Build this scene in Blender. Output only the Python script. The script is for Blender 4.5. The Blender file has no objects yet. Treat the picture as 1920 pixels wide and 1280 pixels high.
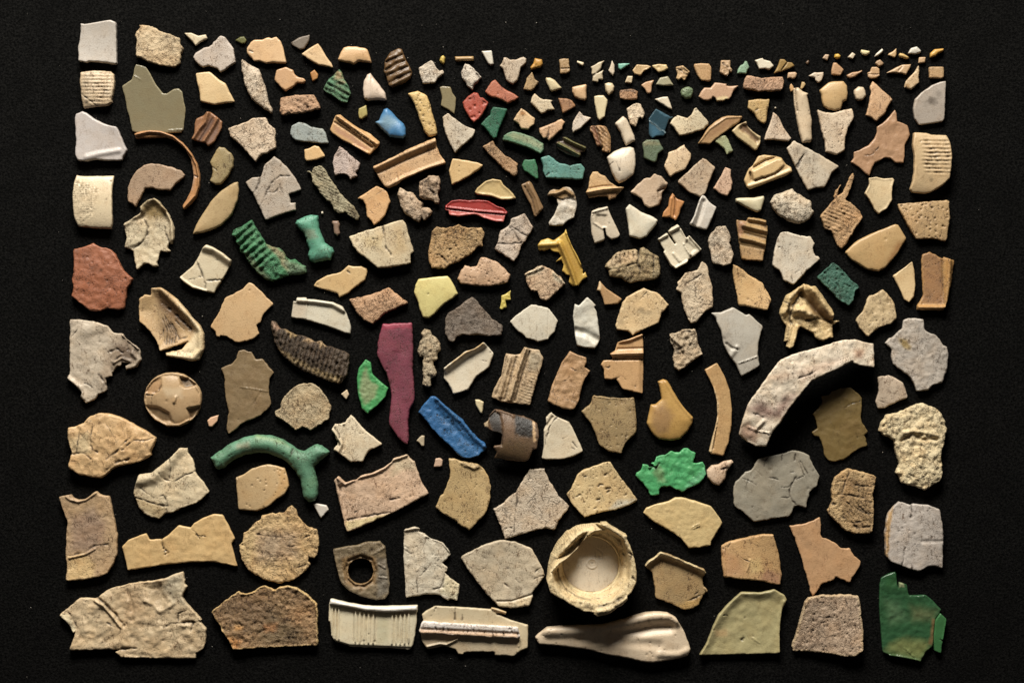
# Beach-worn plastic fragments laid out on black cloth: flat lay seen from straight above.
import bpy, math, random
import numpy as np
from mathutils import Vector
from mathutils.geometry import delaunay_2d_cdt

S = 0.00018                      # metres per layout unit (cap is about 30 mm across)
SC = bpy.context.scene
COL = SC.collection

# ---------------------------------------------------------------- camera, world, lamps, exposure
CAM_H = 4500*S
cam_d = bpy.data.cameras.new('camera'); cam = bpy.data.objects.new('camera', cam_d); COL.objects.link(cam)
cam.location = (0, 0, CAM_H); cam_d.sensor_width = 36.0
cam_d.lens = 36.0*(CAM_H-9*S)/(1920*S)
cam_d.clip_start = 0.05; cam_d.clip_end = 20
SC.camera = cam

w = bpy.data.worlds.new('World'); SC.world = w; w.use_nodes = True
bg = w.node_tree.nodes['Background']; bg.inputs[0].default_value = (1.0, 0.93, 0.85, 1); bg.inputs[1].default_value = 0.03

def lamp(name, loc, target, size, size_y, power, col):
    l = bpy.data.lights.new(name, 'AREA'); o = bpy.data.objects.new(name, l); COL.objects.link(o)
    l.shape = 'RECTANGLE'; l.size = size; l.size_y = size_y; l.energy = power; l.color = col
    o.location = loc
    o.rotation_euler = (Vector(target)-Vector(loc)).to_track_quat('-Z', 'Y').to_euler()
    return o
lamp('softbox', (-0.07, 0.64, 0.41), (0.0, -0.02, 0), 0.36, 0.20, 13.8, (1.0, 0.968, 0.885))
SC.view_settings.view_transform = 'Standard'; SC.view_settings.look = 'None'
SC.view_settings.exposure = 0.0; SC.view_settings.gamma = 1.0
SC.cycles.max_bounces = 6; SC.cycles.use_denoising = True

# ---------------------------------------------------------------- materials
def lin(h):
    v = [int(h[i:i+2], 16)/255 for i in (0, 2, 4)]
    v = [(x/12.92 if x <= 0.04045 else ((x+0.055)/1.055)**2.4) for x in v]
    if max(v) > v[0]*1.15 and max(v)-min(v) > .3*max(v):      # greens and blues are duller than they look against black
        y = .3*v[0]+.55*v[1]+.15*v[2]; v = [(.82*x+.18*y)*k for x, k in zip(v, (.9, .92, .92))]
    elif max(v)-min(v) > .72*max(v):
        y = .3*v[0]+.55*v[1]+.15*v[2]; v = [.88*x+.12*y for x in v]
    return v

class NT:
    def __init__(s, m): s.t = m.node_tree; s.n = s.t.nodes; s.l = s.t.links
    def add(s, k, **kw):
        n = s.n.new(k)
        for a, b in kw.items(): setattr(n, a, b)
        return n
    def set(s, n, **kw):
        for a, b in kw.items():
            i = n.inputs[a.replace('_', ' ')]
            if hasattr(b, 'links') or isinstance(b, bpy.types.NodeSocket): s.l.new(b, i)
            else: i.default_value = b
        return n
    def math(s, op, a, b=None, c=None, clamp=False):
        n = s.add('ShaderNodeMath', operation=op, use_clamp=clamp)
        for i, v in enumerate((a, b, c)):
            if v is None: continue
            if isinstance(v, bpy.types.NodeSocket): s.l.new(v, n.inputs[i])
            else: n.inputs[i].default_value = v
        return n.outputs[0]
    def ramp(s, v, lo, hi, a=0.0, b=1.0):
        n = s.add('ShaderNodeMapRange', interpolation_type='SMOOTHSTEP'); s.l.new(v, n.inputs[0])
        for i, x in enumerate((lo, hi, a, b)): n.inputs[i+1].default_value = x
        return n.outputs[0]
    def mix(s, f, a, b, mode='MIX'):
        n = s.add('ShaderNodeMix', data_type='RGBA', blend_type=mode)
        for i, v in ((0, f), (6, a), (7, b)):
            if isinstance(v, bpy.types.NodeSocket): s.l.new(v, n.inputs[i])
            else: n.inputs[i].default_value = v
        return n.outputs[2]

U = 1/S   # noise scale that gives one feature per layout unit
# style: speck amount, crackle amount, crackle cell (units), mottle, fine bump, rough, sss, transmission
STY = {
 'a': dict(speck=.25, crack=0.0, cell=30, mott=.12, bump=.20, rough=.42, grime=.30),
 'g': dict(speck=.80, crack=.25, cell=34, mott=.17, bump=.34, rough=.52, grime=.85),
 'h': dict(speck=.50, crack=.50, cell=46, mott=.16, bump=.30, rough=.48, grime=.75),
 'k': dict(speck=.90, crack=.55, cell=15, mott=.20, bump=.6, rough=.58, grime=.95),
 'w': dict(speck=.90, crack=.30, cell=12, mott=.24, bump=.8, rough=.6, grime=.95),
 'f': dict(speck=.25, crack=.12, cell=60, mott=.12, bump=.22, rough=.46, grime=.40),
 't': dict(speck=.20, crack=0.0, cell=60, mott=.12, bump=.20, rough=.30, grime=.10),
}
MATS = {}
def make_style(k):
    p = STY[k]
    m = bpy.data.materials.new({'a':'worn_plastic','g':'grained_plastic','h':'veined_plastic','k':'crackled_plastic','w':'weathered_plastic','f':'sheet_plastic','t':'glossy_plastic'}[k]); m.use_nodes = True
    q = NT(m); bs = q.n['Principled BSDF']
    tc = q.add('ShaderNodeTexCoord').outputs['Object']
    rnd = q.add('ShaderNodeObjectInfo').outputs['Random']
    off = q.add('ShaderNodeCombineXYZ')
    q.l.new(q.math('MULTIPLY', rnd, 3.7), off.inputs[0]); q.l.new(q.math('MULTIPLY', rnd, 9.1), off.inputs[1])
    va = q.add('ShaderNodeVectorMath', operation='ADD'); q.l.new(tc, va.inputs[0]); q.l.new(off.outputs[0], va.inputs[1])
    P = va.outputs[0]
    def noise(size, det=3, rough=.55, vec=P):
        n = q.add('ShaderNodeTexNoise'); q.set(n, Vector=vec, Scale=U/size, Detail=det, Roughness=rough); return n
    col = q.add('ShaderNodeAttribute', attribute_name='tint').outputs['Color']
    dirt_shade = q.add('ShaderNodeAttribute', attribute_name='dirt_shade').outputs['Fac']
    # broad yellowing and pale bleaching
    n1 = noise(38, 4).outputs['Fac']; n2 = noise(13, 4, .6).outputs['Fac']; n3 = noise(3.4, 3, .7).outputs['Fac']
    c = q.mix(q.ramp(n1, .42, .70, 0, p['mott']*2.2), col, (1.0, .85, .68, 1), 'MULTIPLY')
    c = q.mix(q.ramp(n2, .46, .72, 0, p['mott']*2.4), c, (.74, .66, .58, 1), 'MULTIPLY')
    c = q.mix(q.ramp(n3, .52, .74, 0, p['mott']*1.7), c, (.58, .51, .45, 1), 'MULTIPLY')
    # embedded specks
    ns = noise(2.7, 2, .6).outputs['Fac']; nm = noise(22, 2).outputs['Fac']
    sp = q.math('MULTIPLY', q.ramp(ns, .61, .68), q.ramp(nm, .42, .62, .10, 1.0))
    sp = q.math('MULTIPLY', sp, p['speck'])
    # grime rubbed into the grain: short strokes and pores
    mp = q.add('ShaderNodeMapping'); q.l.new(P, mp.inputs[0]); mp.inputs['Scale'].default_value = (1.0, .42, 1.0)
    rz = q.add('ShaderNodeCombineXYZ'); q.l.new(q.math('MULTIPLY', rnd, 6.28), rz.inputs[2]); q.l.new(rz.outputs[0], mp.inputs['Rotation'])
    st = noise(4.6, 5, .72, mp.outputs[0]).outputs['Fac']; n5 = noise(2.4, 2, .6).outputs['Fac']
    gr = q.math('MAXIMUM', q.ramp(st, .55, .63), q.math('MULTIPLY', q.ramp(n5, .56, .64), .7))
    gr = q.math('MULTIPLY', q.math('MULTIPLY', gr, q.ramp(noise(26, 4, .6).outputs['Fac'], .42, .60, .12, 1.0)), p['grime'])
    c = q.mix(gr, c, q.mix(1.0, c, (.26, .185, .13, 1), 'MULTIPLY'))
    # hairline cracks
    vo = q.add('ShaderNodeTexVoronoi', feature='DISTANCE_TO_EDGE')
    nd = noise(11, 3, .6).outputs['Color']
    vm = q.add('ShaderNodeVectorMath', operation='MULTIPLY_ADD'); q.l.new(nd, vm.inputs[0]); vm.inputs[1].default_value = (S*11,)*3; q.l.new(P, vm.inputs[2])
    q.set(vo, Vector=vm.outputs[0], Scale=U/p['cell'])
    cw = 1.15/p['cell']
    ck = q.ramp(vo.outputs['Distance'], 0.0, cw*1.2, 1.0, 0.0)
    ck = q.math('MULTIPLY', ck, q.ramp(nm, .45, .62, .0, 1.0))
    ck = q.math('MULTIPLY', ck, p['crack'])
    allc = q.math('MAXIMUM', q.math('MAXIMUM', sp, ck), q.math('MULTIPLY', dirt_shade, .93), clamp=True)
    c = q.mix(allc, c, (.030, .019, .012, 1))
    q.l.new(c, bs.inputs['Base Color'])
    # relief
    h = q.math('ADD', q.math('MULTIPLY', n3, 1.0), q.math('MULTIPLY', noise(8, 5, .7).outputs['Fac'], .35 if k not in 'wk' else 1.5))
    h = q.math('ADD', h, q.math('MULTIPLY', noise(1.9, 2, .6).outputs['Fac'], .9))
    h = q.math('SUBTRACT', h, q.math('MULTIPLY', gr, .7))
    h = q.math('SUBTRACT', h, q.math('MULTIPLY', ck, 1.2)); h = q.math('SUBTRACT', h, q.math('MULTIPLY', sp, .7))
    b = q.add('ShaderNodeBump'); q.set(b, Strength=1.0, Distance=S*1.5*p['bump'], Height=h)
    q.l.new(b.outputs[0], bs.inputs['Normal'])
    q.l.new(q.math('ADD', q.math('MULTIPLY', n2, .2), p['rough']-.1), bs.inputs['Roughness'])
    bs.inputs['Specular IOR Level'].default_value = .5
    MATS[k] = m
for k in STY: make_style(k)

def cloth_material():
    m = bpy.data.materials.new('black_felt'); m.use_nodes = True
    q = NT(m); bs = q.n['Principled BSDF']; tc = q.add('ShaderNodeTexCoord').outputs['Object']
    def noise(size, det=3, rough=.6):
        n = q.add('ShaderNodeTexNoise'); q.set(n, Vector=tc, Scale=U/size, Detail=det, Roughness=rough); return n.outputs['Fac']
    f = noise(4.2, 4, .75); g = noise(60, 3); s2 = noise(2.2, 2, .6)
    c = q.mix(q.ramp(f, .34, .70), (.0010, .0010, .0010, 1), (.0108, .0103, .0096, 1))
    c = q.mix(q.ramp(g, .35, .7, 0, .45), c, (.0028, .0027, .0026, 1))
    c = q.mix(q.ramp(s2, .71, .80, 0, .5), c, (.030, .028, .026, 1))
    q.l.new(c, bs.inputs['Base Color']); bs.inputs['Roughness'].default_value = .95
    bs.inputs['Specular IOR Level'].default_value = .04
    b = q.add('ShaderNodeBump'); q.set(b, Strength=1.0, Distance=S*3.2, Height=f); q.l.new(b.outputs[0], bs.inputs['Normal'])
    return m

# ---------------------------------------------------------------- shape engine (layout units, y down)
def vnoise(x, y, seed):
    xi = np.floor(x).astype(np.int64); yi = np.floor(y).astype(np.int64); fx = x-xi; fy = y-yi
    fx = fx*fx*(3-2*fx); fy = fy*fy*(3-2*fy)
    def h(a, b):
        n = (a*374761393+b*668265263+seed*1442695041) & 0x7fffffff
        n = ((n ^ (n >> 13))*1274126177) & 0x7fffffff
        n = n ^ (n >> 16)
        return (n & 0xffff)/32767.5-1
    return (h(xi, yi)*(1-fx)+h(xi+1, yi)*fx)*(1-fy)+(h(xi, yi+1)*(1-fx)+h(xi+1, yi+1)*fx)*fy
def fbm(x, y, size, seed, octv=3):
    r = 0; a = 1.0; c, s = math.cos(.6), math.sin(.6)
    for o in range(octv):
        r = r+a*vnoise((x*c-y*s)/size+17.3*o, (x*s+y*c)/size-9.1*o, seed+o*31); size *= .5; a *= .5
    return r
def seg_dist(px, py, A, B):
    """distance of every point to a set of segments"""
    d = np.full(len(px), 1e9)
    dx = B[:, 0]-A[:, 0]; dy = B[:, 1]-A[:, 1]; L = np.maximum(dx*dx+dy*dy, 1e-9)
    for i in range(0, len(px), 4000):
        X = px[i:i+4000, None]-A[None, :, 0]; Y = py[i:i+4000, None]-A[None, :, 1]
        t = np.clip((X*dx+Y*dy)/L, 0, 1)
        d[i:i+4000] = np.sqrt(((X-t*dx)**2+(Y-t*dy)**2).min(1))
    return d
def line_dist(px, py, P):
    P = np.asarray(P, float)
    if len(P) == 1: return np.hypot(px-P[0, 0], py-P[0, 1])
    return seg_dist(px, py, P[:-1], P[1:])
def inside(px, py, P):
    P = np.asarray(P, float); A = P; B = np.roll(P, -1, 0); r = np.zeros(len(px), bool)
    for (x1, y1), (x2, y2) in zip(A, B):
        if y1 == y2: continue
        c = ((y1 > py) != (y2 > py)) & (px < (x2-x1)*(py-y1)/(y2-y1)+x1); r ^= c
    return r
def pmask(px, py, P, soft):
    P = np.asarray(P, float); ins = inside(px, py, P)
    d = seg_dist(px, py, P, np.roll(P, -1, 0)); sd = np.where(ins, d, -d)
    t = np.clip(sd/max(soft, .01)*.5+.5, 0, 1); return t*t*(3-2*t)
def chaikin(P, r):
    Q = []
    n = len(P)
    for i in range(n):
        a, b = P[i], P[(i+1) % n]
        Q.append(a+(b-a)*r); Q.append(a+(b-a)*(1-r))
    return np.array(Q)
def resample(P, step):
    Q = np.vstack([P, P[:1]]); seg = np.hypot(*np.diff(Q, axis=0).T); cum = np.concatenate([[0], np.cumsum(seg)])
    n = max(8, int(cum[-1]/step)); t = np.linspace(0, cum[-1], n, endpoint=False)
    # keep the corners: merge corner positions into the parameter list
    t = np.unique(np.concatenate([t, cum[:-1]])); keep = [t[0]]
    for v in t[1:]:
        if v-keep[-1] > step*.35: keep.append(v)
    t = np.array(keep)
    return np.stack([np.interp(t, cum, Q[:, 0]), np.interp(t, cum, Q[:, 1])], 1)

TILE = [0, 0, 1.0]
def tile(x, y, w): TILE[:] = [x, y, w/1920.0]
def pts(s):
    a = np.array([[float(v) for v in p.split(',')] for p in s.split()])
    return a*TILE[2]+np.array(TILE[:2])

JAG = dict(a=.35, g=.7, h=.65, k=.9, w=1.1, f=.9, t=.3)
LUMP = dict(a=(34, .35), g=(24, .2), h=(24, .22), k=(10, .35), w=(7, .8), f=(34, .35), t=(30, .4))
COUNT = [0]
NSC = .5
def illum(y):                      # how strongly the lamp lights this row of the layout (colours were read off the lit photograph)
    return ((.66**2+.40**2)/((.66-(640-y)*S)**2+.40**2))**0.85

def build_mesh(name, hexcol, sty, T, outline, feats, base, seed, origin):
    rs = np.random.RandomState(seed)
    P0 = pts(outline)
    area = .5*abs(np.sum(P0[:, 0]*np.roll(P0[:, 1], -1)-np.roll(P0[:, 0], -1)*P0[:, 1]))
    step = 1.5 if area < 900 else 2.0
    sp = 1.7 if area < 900 else (2.3 if area < 9000 else 2.6)
    R = resample(chaikin(P0, .07), step)
    nrm = np.roll(R, -1, 0)-np.roll(R, 1, 0); nrm = np.stack([nrm[:, 1], -nrm[:, 0]], 1); nrm /= np.maximum(np.hypot(*nrm.T), 1e-6)[:, None]
    j = JAG[sty]*min(1.0, (area/2500)**.35)
    R = R+nrm*(j*(fbm(R[:, 0], R[:, 1], 7, seed, 3)))[:, None]
    loops = [R]
    for f in feats:
        if f[0] == 'H': loops.append(resample(chaikin(pts(f[1]), .2), step))
    A = np.vstack(loops); B = np.vstack([np.roll(l, -1, 0) for l in loops])
    def isin(x, y):
        r = inside(x, y, R)
        for l in loops[1:]: r &= ~inside(x, y, l)
        return r
    # --- points
    grid = {}
    def put(x, y):
        k = (int(x/1.05), int(y/1.05))
        if k not in grid: grid[k] = (x, y)
    pref = []
    for l in loops:
        n = np.roll(l, -1, 0)-np.roll(l, 1, 0); n = np.stack([n[:, 1], -n[:, 0]], 1); n /= np.maximum(np.hypot(*n.T), 1e-6)[:, None]
        for o in (1.3, 3.0): pref += [l+n*o, l-n*o]
    for f in feats:
        if f[0] in 'CR':
            w_ = f[2] if f[0] == 'R' else (f[2] if len(f) > 2 else 1.4)*.8
            if w_ < 4.5:
                q = pts(f[1]); seg = np.hypot(*np.diff(q, axis=0).T); cum = np.concatenate([[0], np.cumsum(seg)])
                t = np.arange(0, cum[-1], 1.4); l = np.stack([np.interp(t, cum, q[:, 0]), np.interp(t, cum, q[:, 1])], 1)
                d = np.gradient(l, axis=0) if len(l) > 1 else np.array([[1., 0]]); n = np.stack([-d[:, 1], d[:, 0]], 1); n /= np.maximum(np.hypot(*n.T), 1e-6)[:, None]
                if f[0] == 'C': l = l+n*(fbm(l[:, 0], l[:, 1], 6, seed+3, 2)*.9)[:, None]
                pref += [l]+([l+n*w_, l-n*w_] if w_ < 2.6 else [l+n*w_*.55, l-n*w_*.55, l+n*w_, l-n*w_])
        elif f[0] == 'S' and f[2] < 4:
            c = pts(f[1])[0]; a = np.arange(6)*math.pi/3
            pref += [c[None], np.stack([c[0]+f[2]*np.cos(a), c[1]+f[2]*np.sin(a)], 1)]
    pits = []
    for f in feats:
        if f[0] == 'P':
            x0, y0 = R.min(0); x1, y1 = R.max(0); n = 0
            for _ in range(f[1]*4):
                x, y = rs.uniform(x0, x1), rs.uniform(y0, y1)
                pits.append((x, y, f[2]*rs.uniform(.6, 1.25), f[3], rs.uniform(.2, .75))); n += 1
                if n >= f[1]*1.5: break
            pp = np.array([p[:2] for p in pits]); ok = isin(pp[:, 0], pp[:, 1]); pits = [p for p, o in zip(pits, ok) if o]
            for p in pits:
                a = np.arange(5)*1.2566
                pref += [np.array([[p[0], p[1]]]), np.stack([p[0]+p[2]*np.cos(a), p[1]+p[2]*np.sin(a)], 1)]
    pref = np.vstack(pref)
    xs = np.arange(R[:, 0].min(), R[:, 0].max(), sp); ys = np.arange(R[:, 1].min(), R[:, 1].max(), sp*.87)
    gx, gy = np.meshgrid(xs, ys); gx = gx+(np.arange(len(ys)) % 2)[:, None]*sp*.5; gx = gx.ravel(); gy = gy.ravel()
    gx = gx+rs.uniform(-.3, .3, len(gx))*sp; gy = gy+rs.uniform(-.3, .3, len(gy))*sp
    ax = np.concatenate([pref[:, 0], gx]); ay = np.concatenate([pref[:, 1], gy])
    ok = isin(ax, ay); ax, ay = ax[ok], ay[ok]
    dd = seg_dist(ax, ay, A, B); ok = dd > .75; ax, ay = ax[ok], ay[ok]
    for x, y in zip(ax, ay): put(x, y)
    inner = np.array(list(grid.values())) if grid else np.zeros((0, 2))
    V = np.vstack([A, inner]); E = []; k = 0
    for l in loops:
        n = len(l); E += [(k+i, k+(i+1) % n) for i in range(n)]; k += n
    ox, oy = origin
    vc, _, fc, _, _, _ = delaunay_2d_cdt([Vector((x-ox, y-oy)) for x, y in V], E, [], 0, 1e-5)
    X = np.array([[v.x, v.y] for v in vc]); F = np.array([f for f in fc if len(f) == 3], dtype=np.int64)
    cx = X[F].mean(1); ok = isin(cx[:, 0]+ox, cx[:, 1]+oy); F = F[ok]
    a, b, c = X[F[:, 0]], X[F[:, 1]], X[F[:, 2]]
    cr = (b[:, 0]-a[:, 0])*(c[:, 1]-a[:, 1])-(b[:, 1]-a[:, 1])*(c[:, 0]-a[:, 0])
    F = F[np.abs(cr) > 1e-4]; cr = cr[np.abs(cr) > 1e-4]
    F[cr > 0] = F[cr > 0][:, ::-1]                 # y is flipped later
    used = np.unique(F); mp = np.full(len(X), -1); mp[used] = np.arange(len(used)); X = X[used]; F = mp[F]
    px, py = X[:, 0]+ox, X[:, 1]+oy
    # --- height, dirt with some painted shade, tint
    d = seg_dist(px, py, A, B)
    er = min(.42*T, 2.4 if sty != 'f' else 1.3)
    er = er*np.clip(.95+.75*fbm(px, py, 12, seed+51, 2), .35, 1.7); er = np.minimum(er, .5*T)
    t = np.clip(d/er, 0, 1); z = T-er+er*np.sqrt(np.clip(1-(1-t)**2, 0, 1))
    dirt_shade = np.zeros(len(X)); lift = np.zeros(len(X))
    ls, la = LUMP[sty]; la *= min(1.0, T/9)
    if T < 7 or area < 900: la *= .6
    z = z+la*fbm(px, py, ls, seed+7, 3)*np.clip(d/2.5, .25, 1)
    if sty == 'w': z = z+.55*la*fbm(px, py, 3.0, seed+77, 2)
    ta = rs.uniform(0, 6.28); ext = max(np.ptp(px), np.ptp(py)); z = z+((px-ox)*math.cos(ta)+(py-oy)*math.sin(ta))/ext*min(1.6, T*.12)
    if area > 1500:
        wa = rs.uniform(0, 3.14); u = ((px-ox)*math.cos(wa)+(py-oy)*math.sin(wa))/ext*2; v_ = (-(px-ox)*math.sin(wa)+(py-oy)*math.cos(wa))/ext*2
        am = min(5.0, .40*T)*(area/6000)**.25; z = z+am*rs.uniform(-1, 1)*(u*u-.3)+am*rs.uniform(-.6, .6)*(v_*v_-.2)+am*rs.uniform(-.4, .4)*u*v_
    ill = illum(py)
    k0 = np.array(lin(hexcol)); tint = np.repeat(k0[None], len(X), 0)
    for f in feats:
        if f[0] == 'Q':
            mk = pmask(px+1.6*fbm(px, py, 6, seed+5, 2), py+1.6*fbm(px, py, 6, seed+6, 2), pts(f[1]), f[3])[:, None]; tint = tint*(1-mk)+np.array(lin(f[2]))*mk
        elif f[0] == 'F':
            mk = np.clip(1.3-d/f[1], 0, 1)[:, None]; tint = tint*(1-mk)+np.array(lin(f[2]))*mk
    for f in feats:
        o = f[0]
        if o == 'R':
            q = line_dist(px, py, pts(f[1])); t = np.clip(1-q/f[2], 0, 1); s = t*t*(3-2*t)
            z = z+f[3]*s; dirt_shade = np.maximum(dirt_shade, f[4]*s*(.75+.25*fbm(px, py, 4, seed+9, 2)))
        elif o == 'C':
            w_ = (f[2] if len(f) > 2 else 1.4)*.8; q_ = pts(f[1])
            q = line_dist(px+.9*fbm(px, py, 6, seed+3, 2), py+.9*fbm(px, py, 6, seed+4, 2), q_)
            va = np.clip(.8+.75*fbm(px, py, 9, seed+61, 2), .25, 1.35)
            s = np.clip(1.3-q/(w_*1.1*(.45+.55*va)), 0, 1); z = z-1.3*w_*s*va; dirt_shade = np.maximum(dirt_shade, np.clip(.8*va+.1, .15, .95)*s)
        elif o == 'S':
            c = pts(f[1])[0]; q = np.hypot(px-c[0], py-c[1])
            if f[2] >= 4: q = q*(1+.45*fbm(px, py, f[2]*.8, seed+11, 3))
            s = np.clip(1.25-q/f[2], 0, 1); s = s*s*(3-2*s); dirt_shade = np.maximum(dirt_shade, f[3]*s)
            if f[2] < 4: z = z-1.2*s
        elif o == 'D':
            m = max(d.max(), 1e-3); t = np.clip(d/m, 0, 1); z = z+f[1]*np.sqrt(np.clip(1-(1-t)**2, 0, 1))-f[1]*.35
        elif o == 'Y':
            an = math.radians(f[1]); s = -(px-ox)*math.sin(an)+(py-oy)*math.cos(an); s0 = (s.max()+s.min())/2; h = (s.max()-s.min())/2
            lift = lift+f[2]*np.sqrt(np.clip(1-((s-s0)/h*.97)**2, 0, 1))
        elif o == 'T':
            an = math.radians(f[1]); s = (px-ox)*math.cos(an)+(py-oy)*math.sin(an); z = z+(s-s.min())/max(np.ptp(s), 1)*f[2]
        elif o == 'L':
            mk = pmask(px, py, pts(f[1]), f[3]); z = z+f[2]*mk; dirt_shade = np.maximum(dirt_shade, f[4]*mk*(.8+.3*fbm(px, py, 5, seed+8, 3)))
        elif o == 'N':
            z = z+f[2]*NSC*fbm(px, py, f[1], seed+13, 3)*np.clip(d/3, .3, 1)
        elif o == 'E':
            t = np.clip(1-d/(f[1]*1.6), 0, 1); z = z+f[2]*t*t*(3-2*t)
        elif o == 'B':
            an = math.radians(f[1]); s = -(px-ox)*math.sin(an)+(py-oy)*math.cos(an)+.6*fbm(px, py, 14, seed+2, 2)
            mk = np.clip(d/2.5, 0, 1)*(pmask(px, py, pts(f[5]), 5) if len(f) > 5 and f[5] else 1)
            ph = np.cos(s*2*math.pi/f[2]); pw = f[6] if len(f) > 6 else 1.0
            wv = 1-2*((1-ph)/2)**pw if pw != 1 else ph
            br = np.clip(.75+.6*fbm(px, py, 10, seed+21, 2), .25, 1.2)
            z = z+f[3]*wv*mk*br; dirt_shade = np.maximum(dirt_shade, f[4]*np.clip(-ph*1.3, 0, 1)*mk*br)
        elif o == 'V':
            c = pts('%s,%s' % (f[1], f[2]))[0]; an = np.arctan2(py-c[1], px-c[0]); ph = np.cos(an*f[3]); mk = pmask(px, py, pts(f[6]), 4)
            z = z+f[4]*ph*mk; dirt_shade = np.maximum(dirt_shade, f[5]*np.clip(-ph*1.2, 0, 1)*mk)
        elif o == 'W':
            mk = pmask(px, py, pts(f[1]), 4); t = np.clip(d/f[2], 0, 1); z = z*(1-mk*(1-(.12+.88*np.sin(t*math.pi/2))))
    for x, y, r, dep, di in pits:
        q = np.hypot(px-x, py-y); s = np.clip(1.3-q/r, 0, 1); z = z-dep*s; dirt_shade = np.maximum(dirt_shade, di*s)
    lo = .35*S
    top = np.maximum(z, 1.2)
    zt = (top+lift+base)*S+lo
    und = np.zeros(len(X))+base
    if lift.max() > 0: und = und+np.maximum(lift-1.0, 0)
    zb = und*S+lo
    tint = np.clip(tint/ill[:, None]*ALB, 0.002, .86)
    if sty in 'gwhk':            # uneven bleaching
        v = 1+.10*fbm(px, py, 24, seed+41, 3); tint = np.clip(tint*v[:, None], .002, .88)
    # --- mesh: top, underside, walls along the rim edges
    n = len(X); Fl = F.tolist()
    ed = np.vstack([F[:, [0, 1]], F[:, [1, 2]], F[:, [2, 0]]]); key = set(map(tuple, ed.tolist()))
    rim = [(a, b) for a, b in key if (b, a) not in key]
    wx = (X[:, 0])*S; wy = -(X[:, 1])*S
    co = np.vstack([np.stack([wx, wy, zt], 1), np.stack([wx, wy, zb], 1)])
    faces = Fl+[(c_+n, b_+n, a_+n) for a_, b_, c_ in Fl]+[(b_, a_, a_+n, b_+n) for a_, b_ in rim]
    me = bpy.data.meshes.new(name); me.from_pydata(co.tolist(), [], faces)
    sm = np.ones(len(faces), bool); sm[2*len(Fl):] = False; me.polygons.foreach_set('use_smooth', sm)
    at = me.attributes.new('dirt_shade', 'FLOAT', 'POINT'); at.data.foreach_set('value', np.concatenate([dirt_shade, dirt_shade*.2]).astype(np.float32))
    ca = me.attributes.new('tint', 'FLOAT_COLOR', 'POINT')
    rgba = np.concatenate([np.vstack([tint, tint]), np.ones((2*n, 1))], 1).astype(np.float32); ca.data.foreach_set('color', rgba.ravel())
    me.materials.append(MATS[sty]); me.update()
    return me
ALB = 0.84

KIND = {   # code: name, category, group
 's': ('plastic_shard', 'shard', 'plastic shards laid out on the black cloth'),
 'chip': ('plastic_chip', 'chip', 'small plastic chips laid out on the black cloth'),
 'film': ('plastic_sheet', 'sheet', 'thin plastic sheet pieces on the black cloth'),
 'cap': ('bottle_cap_fragment', 'bottle cap', 'ribbed bottle cap pieces on the black cloth'),
 'lump': ('plastic_lump', 'lump', 'melted plastic lumps on the black cloth'),
 'rod': ('plastic_rod', 'rod', 'plastic rods on the black cloth'),
 'grain': ('plastic_grain', 'grain', 'tiny plastic grains on the black cloth'),
 'clip': ('plastic_clip', 'clip', 'moulded plastic clips on the black cloth'),
 'button': ('button', 'button', 'button-like discs on the black cloth'),
 'bead': ('bead', 'bead', None), 'ring': ('ring_segment', 'ring', None), 'strap': ('plastic_strap', 'strap', None),
 'strip': ('plastic_band', 'band', None), 'tray': ('tray_fragment', 'tray', None), 'tube': ('tube_fragment', 'tube', None),
 'glass': ('glossy_shard', 'shard', None), 'nut': ('drilled_block', 'block', None), 'spoon': ('spoon_fragment', 'spoon', None),
}
LAST = [None, (0, 0)]
def p(kind, label, col, sty, T, outline, *feats):
    COUNT[0] += 1
    q = pts(outline); o_ = ((q[:, 0].min()+q[:, 0].max())/2, (q[:, 1].min()+q[:, 1].max())/2)
    nm, cat, grp = KIND[kind]
    if 'round ivory bottle cap' in label: nm = 'bottle_closure'
    me = build_mesh(nm, col, sty, T, outline, feats, 0, COUNT[0]*101, o_)
    ob = bpy.data.objects.new(nm, me); COL.objects.link(ob)
    ob.location = ((o_[0]-960)*S, (640-o_[1])*S, 0)
    ob['label'] = label; ob['category'] = cat
    if grp: ob['group'] = grp
    LAST[:] = [ob, o_]
def c(name, col, sty, T, outline, base, *feats):
    COUNT[0] += 1
    me = build_mesh(name, col, sty, T, outline, feats, base, COUNT[0]*101, LAST[1])
    ob = bpy.data.objects.new(name, me); COL.objects.link(ob); ob.parent = LAST[0]

# ---------------------------------------------------------------- the cloth
def make_cloth():
    nx, ny = 150, 110; xs = np.linspace(-.30, .30, nx); ys = np.linspace(-.22, .22, ny)
    gx, gy = np.meshgrid(xs, ys); z = np.zeros_like(gx)-.00012+.00010*fbm(gx/S, gy/S, 260, 5, 2)*0.5
    v = np.stack([gx.ravel(), gy.ravel(), z.ravel()], 1).tolist()
    f = [(r*nx+i, r*nx+i+1, (r+1)*nx+i+1, (r+1)*nx+i) for r in range(ny-1) for i in range(nx-1)]
    me = bpy.data.meshes.new('cloth'); me.from_pydata(v, [], f); me.polygons.foreach_set('use_smooth', np.ones(len(f), bool))
    me.materials.append(cloth_material()); ob = bpy.data.objects.new('cloth', me); COL.objects.link(ob); ob['kind'] = 'structure'
    ob['label'] = 'black felt cloth under all the fragments'
make_cloth()

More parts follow.
